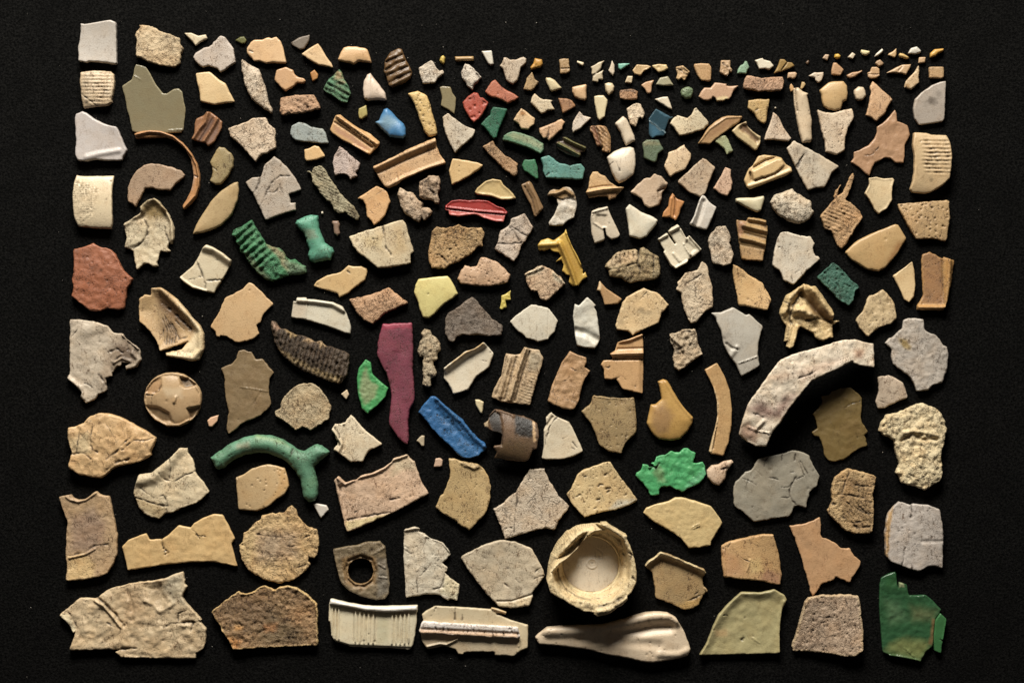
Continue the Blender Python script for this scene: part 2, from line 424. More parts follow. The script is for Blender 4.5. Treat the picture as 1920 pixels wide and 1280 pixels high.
# ---------------------------------------------------------------- the fragments
tile(100,30,300)
p('s','pale grey square shard with straight edges, topmost of the left-hand column','c9bfb4','a',13,"330,95 380,105 560,75 690,55 755,80 758,330 765,585 560,555 430,545 395,560 305,545 300,380 320,300 330,200")
p('s','crumbly cracked cream shard just right of the pale grey square','d0b894','w',12,"1025,105 1180,130 1290,190 1400,215 1520,270 1525,340 1558,385 1530,480 1525,570 1450,620 1250,590 1090,530 1000,485 990,400 1000,300 980,240 1010,170 1035,140")
p('cap','squarish ribbed cream cap fragment below the pale grey square','d6bf9f','g',14,"330,680 480,660 690,665 725,700 735,850 715,960 700,1000 710,1040 650,1080 500,1090 360,1105 335,950 325,800",('B',0,6.6,1.5,.25,"360,690 690,680 690,1050 430,1050 360,900"),('C',"335,930 420,1000 530,1080"),('S',"400,1040",4,.9),('D',4))
p('film','smooth translucent olive film with a notched upper corner, largest olive piece','847a60','t',4,"985,575 1105,610 1160,700 1230,830 1310,925 1355,930 1440,875 1500,870 1540,910 1560,1020 1582,1110 1555,1368 1530,1398 1250,1402 990,1400 940,1378 915,1240 880,1120 850,960 820,840 935,760 960,700 970,620",('F',1.1,'a89d7c'),('R',"965,715 1045,765",1.5,1,0),('R',"1380,1372 1540,1362",2,1.5,0))
tile(340,30,300)
p('chip','small cream curved chip with three points, near the crumbly cracked cream shard','e0cfb0','a',7,"35,205 120,205 200,240 290,220 310,270 230,310 165,360 130,310 80,260")
tile(100,200,300)
p('s','smooth pale grey shard with a swollen lower edge, third down the left-hand column','c4bab4','a',12,"350,55 400,80 500,150 580,190 660,225 760,245 800,330 850,450 885,520 835,610 825,645 600,645 520,635 400,655 295,650 265,580 275,400 258,140 270,90",('R',"400,610 560,570 790,530",8,3,0))
p('cap','curved cream cap wall with fine close ribs, above the orange-brown shard','e0ccab','a',10,"285,825 330,835 600,835 730,830 725,900 712,1000 715,1280 715,1400 700,1470 500,1460 300,1440 262,1350 245,1200 240,1050 258,920",('B',0,4.1,1.1,.35,"260,880 560,980 480,1400 290,1430 250,1100"),('Y',0,12),('S',"300,915",3,.7),('S',"650,1120",2,.8),('S',"700,900",2.5,.8))
p('ring','thin curved amber ring segment arching under the olive film','bd8650','a',9,"970,330 1050,295 1160,283 1300,295 1440,345 1560,440 1660,560 1730,690 1760,830 1755,960 1720,1080 1640,1180 1565,1232 1545,1190 1600,1110 1650,1010 1685,850 1650,640 1590,520 1480,420 1350,365 1200,375 1060,380 990,385",('R',"990,340 1160,300 1300,312 1440,362 1560,458 1655,575 1720,700 1745,830 1740,960 1700,1070 1570,1215",3.5,6,0),('S',"1660,700",5,.5),('S',"1640,600",4,.4),('C',"1640,590 1690,620"),('C',"1685,825 1740,845"),('Q',"1350,365 1480,420 1590,520 1650,640 1685,850 1660,990 1620,980 1600,600 1450,400",'b59a86',4))
p('s','speckled brown C-shaped shard inside the thin amber ring segment','a98e74','g',10,"1170,685 1330,700 1450,735 1540,775 1580,820 1560,850 1470,920 1400,1005 1280,995 1200,975 1095,975 1060,1060 1020,1130 990,1205 900,1140 890,1080 895,960 940,850 1010,760 1080,705")
tile(340,30,300)
p('s','pale grey angular shard with a notched lower edge, left of a peach dome-topped shard','c3b4a6','g',9,"470,240 520,255 590,340 630,400 640,500 655,555 560,620 465,680 430,635 330,600 250,610 210,590 140,500 170,440 260,385 330,375 400,300")
p('chip','dark olive crumb in the top row between grey angular and peach shards','6a6a3e','a',5,"640,290 700,250 750,245 780,290 760,325 720,335")
p('s','peach shard with a scalloped domed top edge, in the top row','dcb78c','a',10,"870,290 970,285 1050,255 1080,270 1140,255 1190,300 1225,400 1260,570 1100,560 1020,570 940,535 870,540 790,450 785,390 830,320",('C',"810,420 870,435"))
p('chip','dark grey-brown wedge chip above the pale peach triangle in the top row','83776a','a',6,"1310,320 1400,260 1540,225 1530,300 1470,390 1420,400 1330,350",('S',"1325,325",2,.9))
p('s','pale peach triangular shard just under the dark grey-brown wedge','e2c196','a',11,"1440,460 1540,390 1640,330 1690,400 1740,490 1800,570 1820,620 1650,590 1540,530",('C',"1530,440 1560,460"),('S',"1490,500",2,.7))
p('s','cream pentagon shard directly below the pale grey angular shard','e0c294','a',10,"170,690 330,670 365,690 450,765 530,810 580,920 640,1030 530,1045 400,1065 230,1030 215,920")
p('s','long leaf-shaped whitish shard with a lumpy cracked surface','d6c3ab','w',12,"735,525 800,580 930,640 950,680 1000,830 1030,960 1090,1120 1080,1165 980,1105 850,1000 770,860 730,680 720,560",('D',5))
p('s','tan keyhole-shaped shard with a short tail pointing right','d0a272','a',9,"1140,650 1250,612 1340,650 1355,700 1400,735 1470,750 1495,780 1465,805 1390,800 1340,850 1245,905 1190,850 1115,770")
p('chip','tiny amber flake between the keyhole-shaped shard and ribbed green piece','b87f3c','a',5,"1595,640 1640,700 1630,750 1570,785 1540,680")
p('s','tan pitted bar with slanting right end, below the keyhole-shaped shard','c39c7a','w',15,"1190,990 1260,965 1400,955 1590,945 1620,1000 1680,1110 1500,1155 1200,1195 1180,1140",('P',14,3,2.5))
tile(340,200,300)
p('s','dark brown shard with raised parallel ridges, right of the olive film','9c6b43','a',8,"300,60 350,65 420,120 490,180 480,260 440,340 400,420 320,480 280,430 200,420 120,390 150,330 155,260 170,150 270,100",('R',"320,75 285,190 215,270 140,390",5,7,0),('R',"440,140 350,290 265,430",5,7,0),('Q',"350,110 410,160 240,420 190,410 280,240",'6f5549',5),('Q',"460,180 440,330 330,460 300,430 430,220",'86695a',5),('R',"380,140 300,280 220,410",3,-2,.5))
p('s','broad crackled cream shard with a pointed bottom, right of the dark ridged brown one','d6bfa4','k',12,"1010,125 1050,210 1125,265 1130,400 1138,500 1040,545 960,580 890,655 860,620 800,560 690,440 590,360 560,270 690,215 800,175 850,140 930,135")
p('s','blue-grey speckled shard with a curved lower edge','9fa5a0','g',7,"1405,185 1480,200 1540,235 1700,265 1730,310 1765,440 1600,430 1370,405 1300,340 1320,230",('S',"1530,340",3,.5),('S',"1680,340",3,.5))
p('chip','small smooth peach chip just below the blue-grey speckled shard','dcb785','a',8,"1475,515 1520,505 1600,465 1650,480 1720,580 1720,600 1620,635 1500,650 1480,620")
p('s','olive-brown worn shard with a side notch, below the dark ridged brown one','a08d65','g',9,"450,480 510,490 600,560 630,630 620,720 560,840 470,930 400,940 340,890 370,800 365,715 340,670 380,590",('C',"360,720 430,770"),('D',3))
p('s','grey-brown star-like shard crossed by dark wandering cracks','b3a595','g',7,"1110,595 1180,640 1280,740 1370,860 1440,995 1290,1045 1310,1150 1370,1150 1375,1240 1330,1250 1260,1270 1010,1365 940,1220 860,1050 765,905 850,850 950,845 1000,700",('C',"1300,835 1180,830 1070,930 1020,1030 990,1100 930,1210",2),('C',"1020,1030 1120,1030 1160,980",1.6),('C',"940,860 930,930 860,1040",2),('C',"1170,930 1215,1040",1.2),('S',"1090,690",7,.3))
p('s','smooth tan lens-shaped shard beside the thin amber ring segment','b89e75','a',9,"630,910 680,905 690,1000 670,1140 600,1300 480,1420 330,1490 130,1535 170,1430 250,1290 340,1150 460,1020",('D',4))
tile(560,240,300)
p('s','grey-green fibrous splinter like weathered wood, slanting down to the right','a89d7e','w',12,"170,490 190,465 260,460 320,500 370,590 450,710 560,850 670,950 735,1060 720,1100 690,1105 620,1050 555,1005 490,1025 430,990 400,920 300,830 220,720 170,650 165,600 140,540 95,520 130,515 160,545",('B',25,5,1.5,.35),('Q',"590,990 670,950 735,1060 700,1100",'6f6245',3))
tile(560,60,300)
p('s','smooth apricot trapezoid shard with a notched bottom, in the top row','dcb07a','a',13,"470,330 510,240 540,190 600,175 700,180 800,200 830,220 860,310 875,370 780,360 720,355 660,390 600,370 480,345",('D',3))
p('s','dark brown leaf-shaped shard with five slanting ribs, in the top row','6f5029','a',9,"1200,195 1240,210 1290,340 1340,430 1365,480 1350,550 1250,620 1120,665 1080,640 1050,530 1020,470 1035,340 1100,240",('B',-25,12.2,3,.55,None,2.0),('D',4))
p('s','blue smooth bird-shaped lump','3f86bd','a',10,"1060,912 1110,950 1180,1030 1260,1100 1285,1160 1285,1240 1250,1275 1150,1265 1090,1255 1020,1190 960,1130 915,1080 960,1060 985,1000 1020,930",('D',10),('Q',"930,1080 1060,1000 1180,1080 1080,1180 1000,1160",'7fa8c4',8))
p('s','white tooth-shaped piece with a narrow rounded top','ddc8b4','a',9,"860,490 910,560 980,650 1040,730 1055,820 960,815 900,815 830,825 785,800 770,690 780,590 820,510",('D',6),('R',"870,560 880,800",3,-1.2,.1))
p('s','green and tan ribbed scrap with a pointed top','4f8a5e','w',9,"485,445 520,490 540,570 575,610 630,740 600,780 580,850 510,840 430,780 330,720 290,690 310,640 360,570 430,510",('B',28,11,2.6,.4),('Q',"450,450 520,500 540,570 430,560",'98845f',4),('Q',"480,580 570,600 560,630 470,630",'8d8262',3),('Q',"440,640 620,720 600,750 430,670",'6d8a60',3))
p('chip','pale olive-yellow chip left of the blue bird-shaped lump','b5a55c','a',7,"720,920 810,875 825,1000 755,1045 725,1030 715,980")
p('s','long yellowish pitted shard leaning left at its top','d8b77b','g',11,"1310,740 1430,705 1540,770 1570,840 1600,960 1640,1090 1665,1220 1650,1245 1560,1258 1510,1200 1450,1050 1400,900 1360,810",('P',22,2.2,2),('D',4))
tile(780,80,240)
p('s','white cracked shard with a beak-like corner, right of the brown ribbed leaf','d8c9b5','w',10,"220,270 255,290 310,390 350,435 400,425 415,460 330,530 270,610 100,615 70,530 35,380")
p('chip','tiny bright yellow pip in the top row left of a thin tan rod','d9b94e','a',6,"405,185 440,220 430,310 405,320 350,270 370,210",('D',3))
p('rod','short thin tan rod lying level in the top row','b8935a','a',5,"580,205 865,200 870,265 590,275",('D',5))
p('s','lumpy white shard under the thin tan rod','d8cab8','w',10,"735,320 800,335 850,380 930,450 990,520 940,570 870,640 850,710 820,690 770,660 740,590 690,540 675,450 700,380",('C',"850,400 900,460 950,530",2),('S',"820,395",2,.9),('D',4))
p('chip','smooth white wedge with a flat top, right of the thin tan rod','dcd3c3','a',8,"980,125 1135,120 1155,230 1165,320 1120,340 1080,310 1030,220")
p('s','greyish three-lobed shard shaped like a trident','c2af98','g',9,"1320,225 1360,230 1420,260 1500,255 1560,230 1610,210 1655,240 1650,300 1570,380 1550,480 1520,570 1455,620 1400,600 1350,560 1330,470 1300,390 1255,350 1290,300")
p('chip','bright amber nugget right of the greyish three-lobed shard','c68f2f','a',8,"1780,230 1890,250 1905,320 1870,370 1790,385 1725,410 1715,370 1760,310",('D',4),('S',"1800,340",3,.35))
p('chip','brown chip with a hooked right side under the amber nugget','b3976e','g',8,"1740,440 1790,560 1840,590 1770,690 1720,720 1610,700 1650,590 1655,540")
p('film','narrow greyish olive film strip with pointed lower end','8d8163','t',4,"355,665 400,650 515,660 545,750 600,830 590,950 575,1070 480,1000 370,940 390,830")
p('s','salmon-orange shard with a flared right end, upper of two orange pieces','bb6845','g',9,"1190,555 1240,620 1330,700 1440,750 1545,820 1470,870 1370,915 1300,870 1200,830 1130,815 1030,740 1100,640 1120,590",('S',"1230,770",2,.8))
p('s','red-orange pitted diamond shard, lower of two orange pieces','b5492f','g',11,"870,745 930,760 960,830 1000,825 1090,900 1050,980 1000,1080 940,1150 870,1190 820,1140 780,1080 740,1010 690,900 780,810",('P',14,2.3,3))
p('s','cream shard with an amber rust spot, under the salmon-orange shard','d3b48c','g',9,"1575,985 1660,1040 1785,1140 1770,1220 1720,1265 1690,1300 1580,1290 1540,1220 1460,1165 1510,1080",('Q',"1560,1030 1640,1040 1640,1090 1570,1090",'a86f2c',3),('C',"1605,1095 1605,1150",2))
tile(560,240,300)
p('s','cream bar with a raised rod along it, right of the blue-grey speckled shard','cfa676','a',8,"375,20 440,-150 500,-160 560,-110 700,-10 800,40 860,70 975,170 960,210 850,320 790,290 640,200 500,130 400,60",('R',"470,-135 700,25 945,195",5.5,9,0),('R',"640,15 780,125 885,200",2.2,4,0),('R',"430,-70 600,40 880,235",2.6,-3,.75),('R',"650,205 830,300",3,4,0),('Q',"420,-40 600,70 850,240 800,270 440,40",'b98e70',4))
p('s','grey-white cracked shard with a stepped bottom, above a tan pointed shard','c5b1a6','k',8,"490,215 570,280 660,360 740,420 715,500 690,540 710,575 620,615 590,570 530,540 435,565 415,480 405,420 430,320")
p('s','long tan moulded bar with a thick rolled upper edge','d2ab80','g',10,"1640,120 1650,200 1700,320 1765,415 1740,435 1560,480 1400,550 1230,630 1170,680 1080,725 1030,700 960,600 890,470 1050,395 1250,290 1450,195",('R',"915,480 1270,310 1640,160",10,9,0),('R',"960,545 1300,385 1640,245",3,-2,.45),('R',"1080,690 1300,580 1740,420",6,4,0),('C',"1170,540 1195,580 1190,620",2),('C',"1510,350 1500,410",1.2),('C',"1340,290 1340,320",1))  # dark line under the rolled edge is its shadow, painted into the groove
p('s','flat tan shard with pointed left corner, beneath the long tan moulded bar','d2a777','h',8,"935,695 1010,730 1060,770 1100,880 1070,960 1040,1040 960,1120 905,1160 880,1120 820,1070 800,920 770,860 700,845 800,780",('T',60,3))
p('lump','scorched beige lump with a crumpled dark right edge, left of the pair','c2aa90','w',12,"1220,720 1280,750 1380,780 1440,860 1500,900 1490,950 1570,960 1605,1000 1580,1050 1510,1105 1480,1080 1440,1135 1380,1100 1270,1020 1220,920 1180,800 1195,750",('D',5),('S',"1290,790",3,.8),('S',"1510,1010",6,.5),('C',"1500,870 1480,950 1500,1050",2.5),('N',7,3))
p('lump','scorched grey-brown knobbly lump, upper right of the pair','b79e84','w',13,"1560,580 1600,570 1680,570 1700,640 1700,740 1670,800 1690,870 1680,910 1640,900 1590,865 1500,860 1450,820 1445,700 1460,640 1540,600",('D',6),('S',"1530,640",5,.8),('S',"1590,730",6,.7),('S',"1660,680",3,.6),('C',"1550,620 1560,740 1640,800",3),('N',7,3.5))
tile(780,220,300)
p('s','dark green angular shard with a notched left side','22704f','g',10,"925,-122 960,-120 1096,-96 1050,20 1000,130 965,240 930,265 880,200 820,120 780,85 840,20 890,-30 895,-80")
p('s','pale grey-cream pointed shard left of the dark green angular one','cfc0aa','g',9,"385,-45 470,20 600,110 710,150 680,240 600,300 520,370 465,430 400,300 350,190 325,90 330,60 315,-5")
p('s','yellow-cream triangular shard pointing right, beside the long tan moulded bar','dbb986','a',9,"440,495 600,515 740,545 805,575 740,640 560,750 430,812 410,720 395,640 420,560",('S',"518,585",1.5,.9),('S',"515,650",1.5,.6))
p('s','brown scratched strip slanting down right, below the dark green shard','a98763','w',9,"920,280 980,370 1060,450 1150,500 1225,560 1215,690 1175,705 1060,620 940,510 860,430 795,350")
p('s','green arched bar with a sandy rough top face','5d8a64','g',15,"1165,175 1270,195 1400,240 1530,320 1535,400 1490,440 1350,370 1150,305 1040,275 1050,230 1110,190",('Q',"1090,220 1165,190 1270,210 1400,255 1520,330 1500,390 1350,310 1150,250",'97a07c',4))
p('chip','small bright green chip left of the turquoise curved bar','2f7d4f','g',7,"1300,510 1430,505 1460,600 1468,735 1440,735 1380,690 1300,640 1270,580")
p('rod','brown grooved stick right of the yellow half-moon shard','907353','a',10,"1260,810 1360,765 1390,790 1440,900 1520,1060 1530,1090 1440,1190 1415,1180 1380,1060 1310,930",('R',"1305,830 1400,1000 1440,1170",2.5,-4,.8),('R',"1350,800 1450,980 1490,1110",5,3,0))
p('s','yellowish half-moon shard above the red strip','cdb27f','a',9,"705,900 730,850 830,770 920,740 1020,755 1050,810 1110,860 1170,920 1200,970 1140,985 1020,985 900,945 730,925",('E',4,2),('S',"920,800",8,.2))
p('s','white twisted shard with a crumpled brown upper end','d2c7b6','g',9,"1580,940 1600,890 1650,860 1720,870 1760,838 1840,840 1890,890 1920,960 1935,1040 1920,1120 1900,1200 1820,1240 1760,1300 1600,1300 1590,1260 1650,1180 1710,1050 1690,980 1640,935",('Q',"1560,950 1600,870 1760,820 1900,890 1930,980 1850,960 1720,1010 1640,950",'a5814f',5),('R',"1600,920 1690,910 1790,870 1880,930",5,6,0),('C',"1640,940 1740,990 1850,970 1920,1000",2.4),('N',9,2))
p('s','red split strip with a ridge along its length','a83029','a',9,"350,1060 430,1000 540,990 620,1000 750,990 870,1005 960,1060 1050,1090 1100,1140 1075,1180 1050,1255 960,1250 830,1215 700,1160 510,1190 400,1170 390,1120 350,1110",('Q',"360,1110 700,1135 1080,1180 1060,1260 830,1220 510,1200 390,1180",'cf6a60',3),('R',"370,1080 700,1120 1080,1152",2.5,3,0),('E',3,2.5),('R',"360,1100 700,1136 1070,1170",1.8,-2.5,.5))
tile(1000,190,240)
p('s','turquoise speckled curved bar','5d9b8e','g',13,"110,850 235,810 290,860 400,930 550,960 710,935 770,1010 745,1175 500,1165 190,1150 140,1050 145,960",('C',"205,1110 245,1080",2),('P',8,1.5,1.2))
p('s','olive shard with two thick raised ridges, above the turquoise bar','5d4c40','a',5,"440,540 490,530 600,600 790,680 800,710 770,750 710,770 715,820 670,840 500,790 380,720 335,640 360,600 440,590",('Q',"435,545 500,525 800,690 770,740 620,660 450,580",'6f6a3a',2),('Q',"335,640 380,600 560,690 715,790 690,840 500,745",'6f6a3a',2),('R',"460,550 620,630 780,700",4,8,0),('R',"350,625 480,690 690,805",4,8,0))
p('s','cream tilted shard left of the olive two-ridged piece, split at its foot','cfa882','g',8,"420,260 480,310 440,370 430,420 380,450 290,550 235,595 205,550 150,555 100,470 85,405 200,360 320,310",('C',"245,400 225,480 210,550",2))
p('s','cream shard with swallow-tailed right side under the amber nugget column','d6c2a2','g',8,"20,-120 96,-50 150,-30 290,-15 265,20 325,125 215,130 180,165 120,188 50,110 -45,20 -20,-60")
p('chip','russet brown fan-shaped chip right of the swallow-tailed cream shard','a8774a','g',7,"372,-52 500,-45 580,-10 625,50 630,75 560,120 440,180 415,90")
p('chip','white triangular chip with pointed corners, above the brown pleated shard','dccbb8','g',7,"690,150 750,210 870,245 780,340 700,410 595,470 580,420 600,300")
p('s','cream club-shaped shard narrowing to a rounded foot','d9c8a2','a',8,"912,-75 985,-93 1055,-90 1115,-15 1110,40 1080,150 1070,230 990,285 965,250 940,130 920,20")
p('s','brown pleated shell-like shard with a dark left fold','c0935f','g',9,"870,370 970,355 1080,375 1120,430 1165,550 1160,760 1110,770 1030,740 1040,690 990,670 960,675 920,560 890,490 855,450 850,390",('R',"930,370 980,520 1030,690",4,-6,.8),('Q',"860,380 930,365 1020,680 960,670 900,500",'8d5f42',4),('B',40,6,1.2,.25),('R',"1050,380 1110,520 1110,760",8,5,0))
p('s','smooth white curved bar standing almost upright beside the frayed scrap','ddccb4','a',9,"1345,222 1400,260 1460,390 1520,520 1530,590 1390,665 1350,590 1310,470 1220,330",('D',5))
p('s','frayed cream scrap with a ragged right side','d9c3a6','w',8,"1405,110 1480,60 1540,20 1610,40 1650,100 1680,200 1640,270 1600,230 1560,320 1540,385 1490,350 1450,340 1430,260 1415,180",('N',6,2))
p('s','large smooth ivory tooth-shaped piece tapering downwards','ddcdb7','a',13,"1100,840 1200,760 1330,700 1450,682 1510,700 1532,800 1535,960 1500,1100 1380,1190 1290,1230 1240,1190 1180,1080 1140,950",('D',7),('C',"1240,920 1270,980 1290,1010 1300,1060",1.3),('C',"1140,960 1200,910",1))
tile(1180,190,240)
p('film','dark blue translucent shard crossed by pale scratches','2b4c5a','t',4,"400,110 520,170 620,230 660,225 650,245 600,270 580,330 540,440 560,470 520,520 410,520 350,555 320,530 295,490 300,300 290,260 350,170",('Q',"295,285 400,345 555,480 540,490 390,365 295,305",'7d8c8e',1),('Q',"405,115 620,230 610,245 400,130",'4a7488',1.5),('Q',"300,330 400,370 480,450 420,510 340,540",'3f6f88',6),('R',"300,295 400,350 550,490",1.2,1.5,0))
p('s','grey-green star-cornered shard below the dark blue one','5f7050','g',8,"260,570 440,575 480,660 518,720 430,790 410,900 380,920 220,850 215,740 195,625",('Q',"210,600 450,620 470,650 220,660",'8a8868',4))
p('s','cream saddle-shaped shard with a tall right peak','d9c8a8','g',9,"720,205 870,255 930,210 980,110 1010,100 1060,160 1190,310 1190,350 1130,410 930,480 750,515 700,440 670,390 610,335 650,270",('S',"1005,130",3,.7))
p('s','brown blade-shaped shard rising to the right, above a pale green scrap','b9966b','a',8,"1480,215 1690,220 1700,240 1650,310 1480,430 1380,500 1280,580 1210,640 1100,635 1030,630 1100,530 1180,400 1280,310 1380,245",('Q',"1500,260 1650,260 1450,400 1200,560 1110,600 1250,400",'a2794f',7),('R',"1060,600 1200,420 1450,250 1680,230",3,2,0),('T',150,3))
p('chip','pale green scrap tucked under the brown blade-shaped shard','a6ab84','g',7,"1380,510 1450,510 1490,580 1560,740 1540,760 1465,800 1430,720 1350,650 1290,610 1300,560")
p('s','yellow-cream hollow channel piece right of the brown blade','c9b389','a',11,"1535,445 1620,360 1755,298 1770,370 1850,450 1970,530 1960,640 1920,720 1880,735 1750,640 1620,540",('L',"1690,340 1755,350 1830,460 1950,580 1920,640 1780,510 1650,420",-6,3,.3),('Q',"1690,335 1750,330 1830,460 1940,580 1900,620 1780,500 1660,420",'8a6c50',4))
p('s','cream rough oval shard left of a grey four-sided shard','dabf9c','h',9,"825,645 850,700 925,790 920,860 890,920 840,1010 740,1060 680,1080 620,1135 560,1050 525,970 545,910 575,850 590,770 690,730")
p('s','grey-tan four-sided shard with straight edges, tilted to the right','bfa88e','g',10,"1100,850 1150,870 1290,990 1240,1110 1180,1260 1130,1400 1070,1440 900,1360 735,1220 740,1180 900,1030",('S',"1090,1165",2.5,.8),('S',"990,1225",2,.7))
p('chip','pinkish cream wedge right of the grey-tan four-sided shard','d6b296','g',8,"1440,985 1530,1020 1525,1130 1545,1220 1530,1330 1470,1420 1380,1390 1260,1300 1340,1180 1390,1090")
tile(1010,85,180)
p('chip','brown notched rectangular chip with ridged sides in the top row','b0926b','g',8,"410,290 500,265 605,265 610,340 600,370 625,430 630,520 550,560 430,565 430,490 420,400",('R',"420,470 620,460",2,-2,.4),('N',5,1.5))
p('chip','tiny cream block right of the brown notched chip','e6d3b2','a',6,"770,305 900,340 910,370 880,415 770,350")
p('s','pale split shard with forked right side, left of a narrow white dart','cdbb9d','a',7,"1040,430 1120,395 1200,340 1320,300 1270,380 1250,460 1170,545 1175,555 1300,490 1280,580 1290,680 1200,680 1190,735 1075,715 1085,620 1060,560 1065,480",('C',"1090,600 1140,570 1200,545",2))
p('chip','narrow white dart-shaped chip left of the mint triangle','d9c9b3','a',6,"1470,300 1520,390 1520,540 1490,615 1440,560 1395,500 1430,430")
p('chip','tiny mint green triangular chip in the top row','7ec5ab','a',7,"1590,365 1815,360 1820,375 1640,495 1600,460")
p('chip','smooth pale yellow petal-shaped chip under the brown notched chip','d8c7a0','a',8,"150,645 230,645 330,700 400,780 460,850 400,885 270,920 230,900 170,780 140,690",('D',3))
p('chip','smooth tan block with rounded corners, right of the pale yellow petal','d8b48c','a',9,"670,840 760,815 850,800 940,780 965,800 955,920 965,1060 930,1100 820,1080 720,1030 670,930",('D',3))
p('chip','small ivory tooth-shaped chip beneath the white dart','dfcaa6','a',8,"1320,770 1400,740 1480,755 1520,830 1500,920 1410,1000 1340,910",('D',4))
p('chip','tiny cream trapezoid chip above the russet speckled bar','d8c2a0','a',6,"1780,610 1885,615 1865,755 1725,745")
tile(1170,85,180)
p('chip','tan chip with a pointed right arm in the top row, right of mint triangle','cfae80','a',7,"260,385 470,395 545,430 490,470 400,510 350,590 320,605 210,570 170,500",('E',2,1.2))
p('chip','cream cup-shaped chip second to the right of the mint triangle','d8bd8c','a',8,"570,400 700,375 850,385 885,465 800,510 690,540 640,490 565,420",('S',"690,440",3,.25))
p('lump','tan bone-like lump with two stubby feet in the top row','c9a87c','g',8,"1040,430 1180,405 1250,460 1320,530 1290,580 1230,690 1200,700 1150,660 1090,700 1045,660 1070,570 1040,490",('C',"1060,470 1150,500 1200,560 1260,590",2),('N',5,2.5),('R',"1190,440 1300,530",2,2,0))
p('chip','tan fan-shaped chip with fine upright ribs in the top row','c8a276','a',8,"1410,375 1560,360 1700,370 1750,450 1745,560 1740,690 1700,720 1550,700 1470,600 1400,430",('B',78,4,.8,.15))
p('chip','grey-olive trapezoid chip above the white fin','a8a184','a',8,"720,650 880,620 920,680 1000,800 800,805 640,785")
p('chip','pinkish tan three-cornered chip left of the grey-olive trapezoid','cba37e','a',7,"590,690 605,715 560,800 545,940 500,965 460,950 420,870 345,795 430,735")
p('chip','white fin-shaped chip pointing down to the dark blue shard','ded0b8','a',7,"770,1035 880,1025 920,1130 970,1280 900,1260 790,1190 690,1130 615,1075")
p('s','russet speckled short bar with a dark spot at its right end','b98a5e','w',9,"-85,930 -60,890 200,880 275,930 265,1070 200,1095 -80,1070",('S',"215,965",1.5,.9),('Q',"-60,885 200,880 260,935 -80,930",'7d6450',2))
p('button','pale green dimpled disc like a worn button','7c9166','g',8,"1150,880 1220,845 1300,825 1350,850 1390,880 1385,950 1370,1000 1350,1050 1240,1070 1150,1010 1130,940",('D',4),('S',"1250,900",1.5,.8),('S',"1300,910",1.4,.7),('S',"1190,940",1.4,.7),('N',5,1.5))
tile(1300,80,180)
p('lump','tan folded chip with a hooked lower right corner, left of the pale green leaf-like chip','cba983','g',8,"555,355 740,350 745,400 740,490 780,540 770,590 740,580 715,550 715,620 680,670 640,650 560,620 530,590 545,470",('C',"580,420 640,450 700,500",2),('N',5,2))
p('chip','pale green leaf-like chip in the top row','8fb48f','g',6,"1040,360 1080,370 1125,490 1090,550 1060,620 960,610 880,615 900,530 950,450 1000,430")
p('chip','white boat-shaped chip right of the pale green leaf-like chip','e5d8c0','a',8,"1230,350 1390,310 1410,340 1540,370 1615,465 1530,545 1430,510 1320,525 1270,410")
p('s','flat pinkish tan shard like a flying bird with a bright lower edge','c9a384','a',7,"430,795 670,825 660,860 720,870 910,855 800,980 760,1080 720,1125 650,1130 605,1165 470,1165 445,1100 390,1075 370,1130 300,1155 200,1140 105,1080 160,970 220,900 350,905",('Q',"440,1110 560,1065 700,1095 720,1130 600,1170 460,1170",'efd6a6',2))
p('s','long tan rough brick-shaped bar lying level, upper right','c49c7c','w',13,"1070,670 1160,670 1380,720 1500,700 1790,680 1810,760 1790,900 1740,950 1580,980 1400,970 1200,960 1010,910 1000,870 1020,740")
tile(1460,80,180)
p('s','golden brown double-petal shard with a dark groove, in the top row','a3803f','a',7,"33,330 120,335 170,390 270,400 325,465 200,525 60,575 0,585 -92,615 -50,540 0,440",('R',"170,400 110,480 60,550",2,-3,.7))
p('chip','faint dark brown crumb alone on the cloth, right of the golden double-petal shard','6b4f35','a',3,"600,340 625,370 600,430 560,420 550,390")
p('chip','tiny pinkish trapezoid crumb left of the bright yellow bead','c7a98c','a',5,"940,230 1020,240 985,360 880,310")
p('bead','bright yellow bead-like crumb in the top row at upper right','e8b52f','a',6,"1130,230 1200,218 1250,260 1235,310 1180,325 1120,295",('D',4))
p('chip','tiny white block crumb just right of the bright yellow bead','dccab0','a',6,"1480,190 1545,235 1490,325 1385,290")
p('chip','pale yellow half-moon crumb two to the right of the bright yellow bead','f0dfae','a',6,"1655,140 1720,145 1830,165 1825,220 1760,255 1680,240 1650,190",('D',3))
p('chip','tan rounded triangular chip below the bright yellow bead','c99f78','a',7,"1100,400 1160,400 1310,540 1240,650 1065,640 1060,560",('S',"1230,600",2,.35))
p('chip','thin brown sliver with a dark eye-like spot','bf9266','a',6,"1365,650 1480,590 1600,575 1670,550 1680,575 1540,680 1440,710 1390,690",('S',"1480,640",1.5,.7))
p('chip','small peach block chip under the golden double-petal shard','d0ad8a','a',6,"195,595 340,585 375,620 350,700 290,725 240,700 180,710")
p('chip','white arrow-shaped chip with a red-brown spot','dcc8b0','a',7,"600,665 720,595 790,600 900,590 905,650 870,750 800,805 740,750 735,700",('S',"795,665",1.6,.8))
p('chip','tiny amber crumb at the left of the grooved white rod top','d0a065','a',5,"260,815 300,870 312,925 295,960 250,985 225,910 235,840")
p('chip','tiny cream crumb at the right of the grooved white rod top','c6a878','a',5,"470,780 520,785 545,830 500,905 470,925 440,915")
p('s','smooth caramel mushroom-shaped shard with a notched right side','d1ab72','a',10,"1000,800 1100,772 1300,775 1370,860 1385,1000 1370,1150 1290,1180 1262,1280 1230,1335 1120,1360 1000,1330 910,1270 880,1200 860,1060 820,950",('D',3))
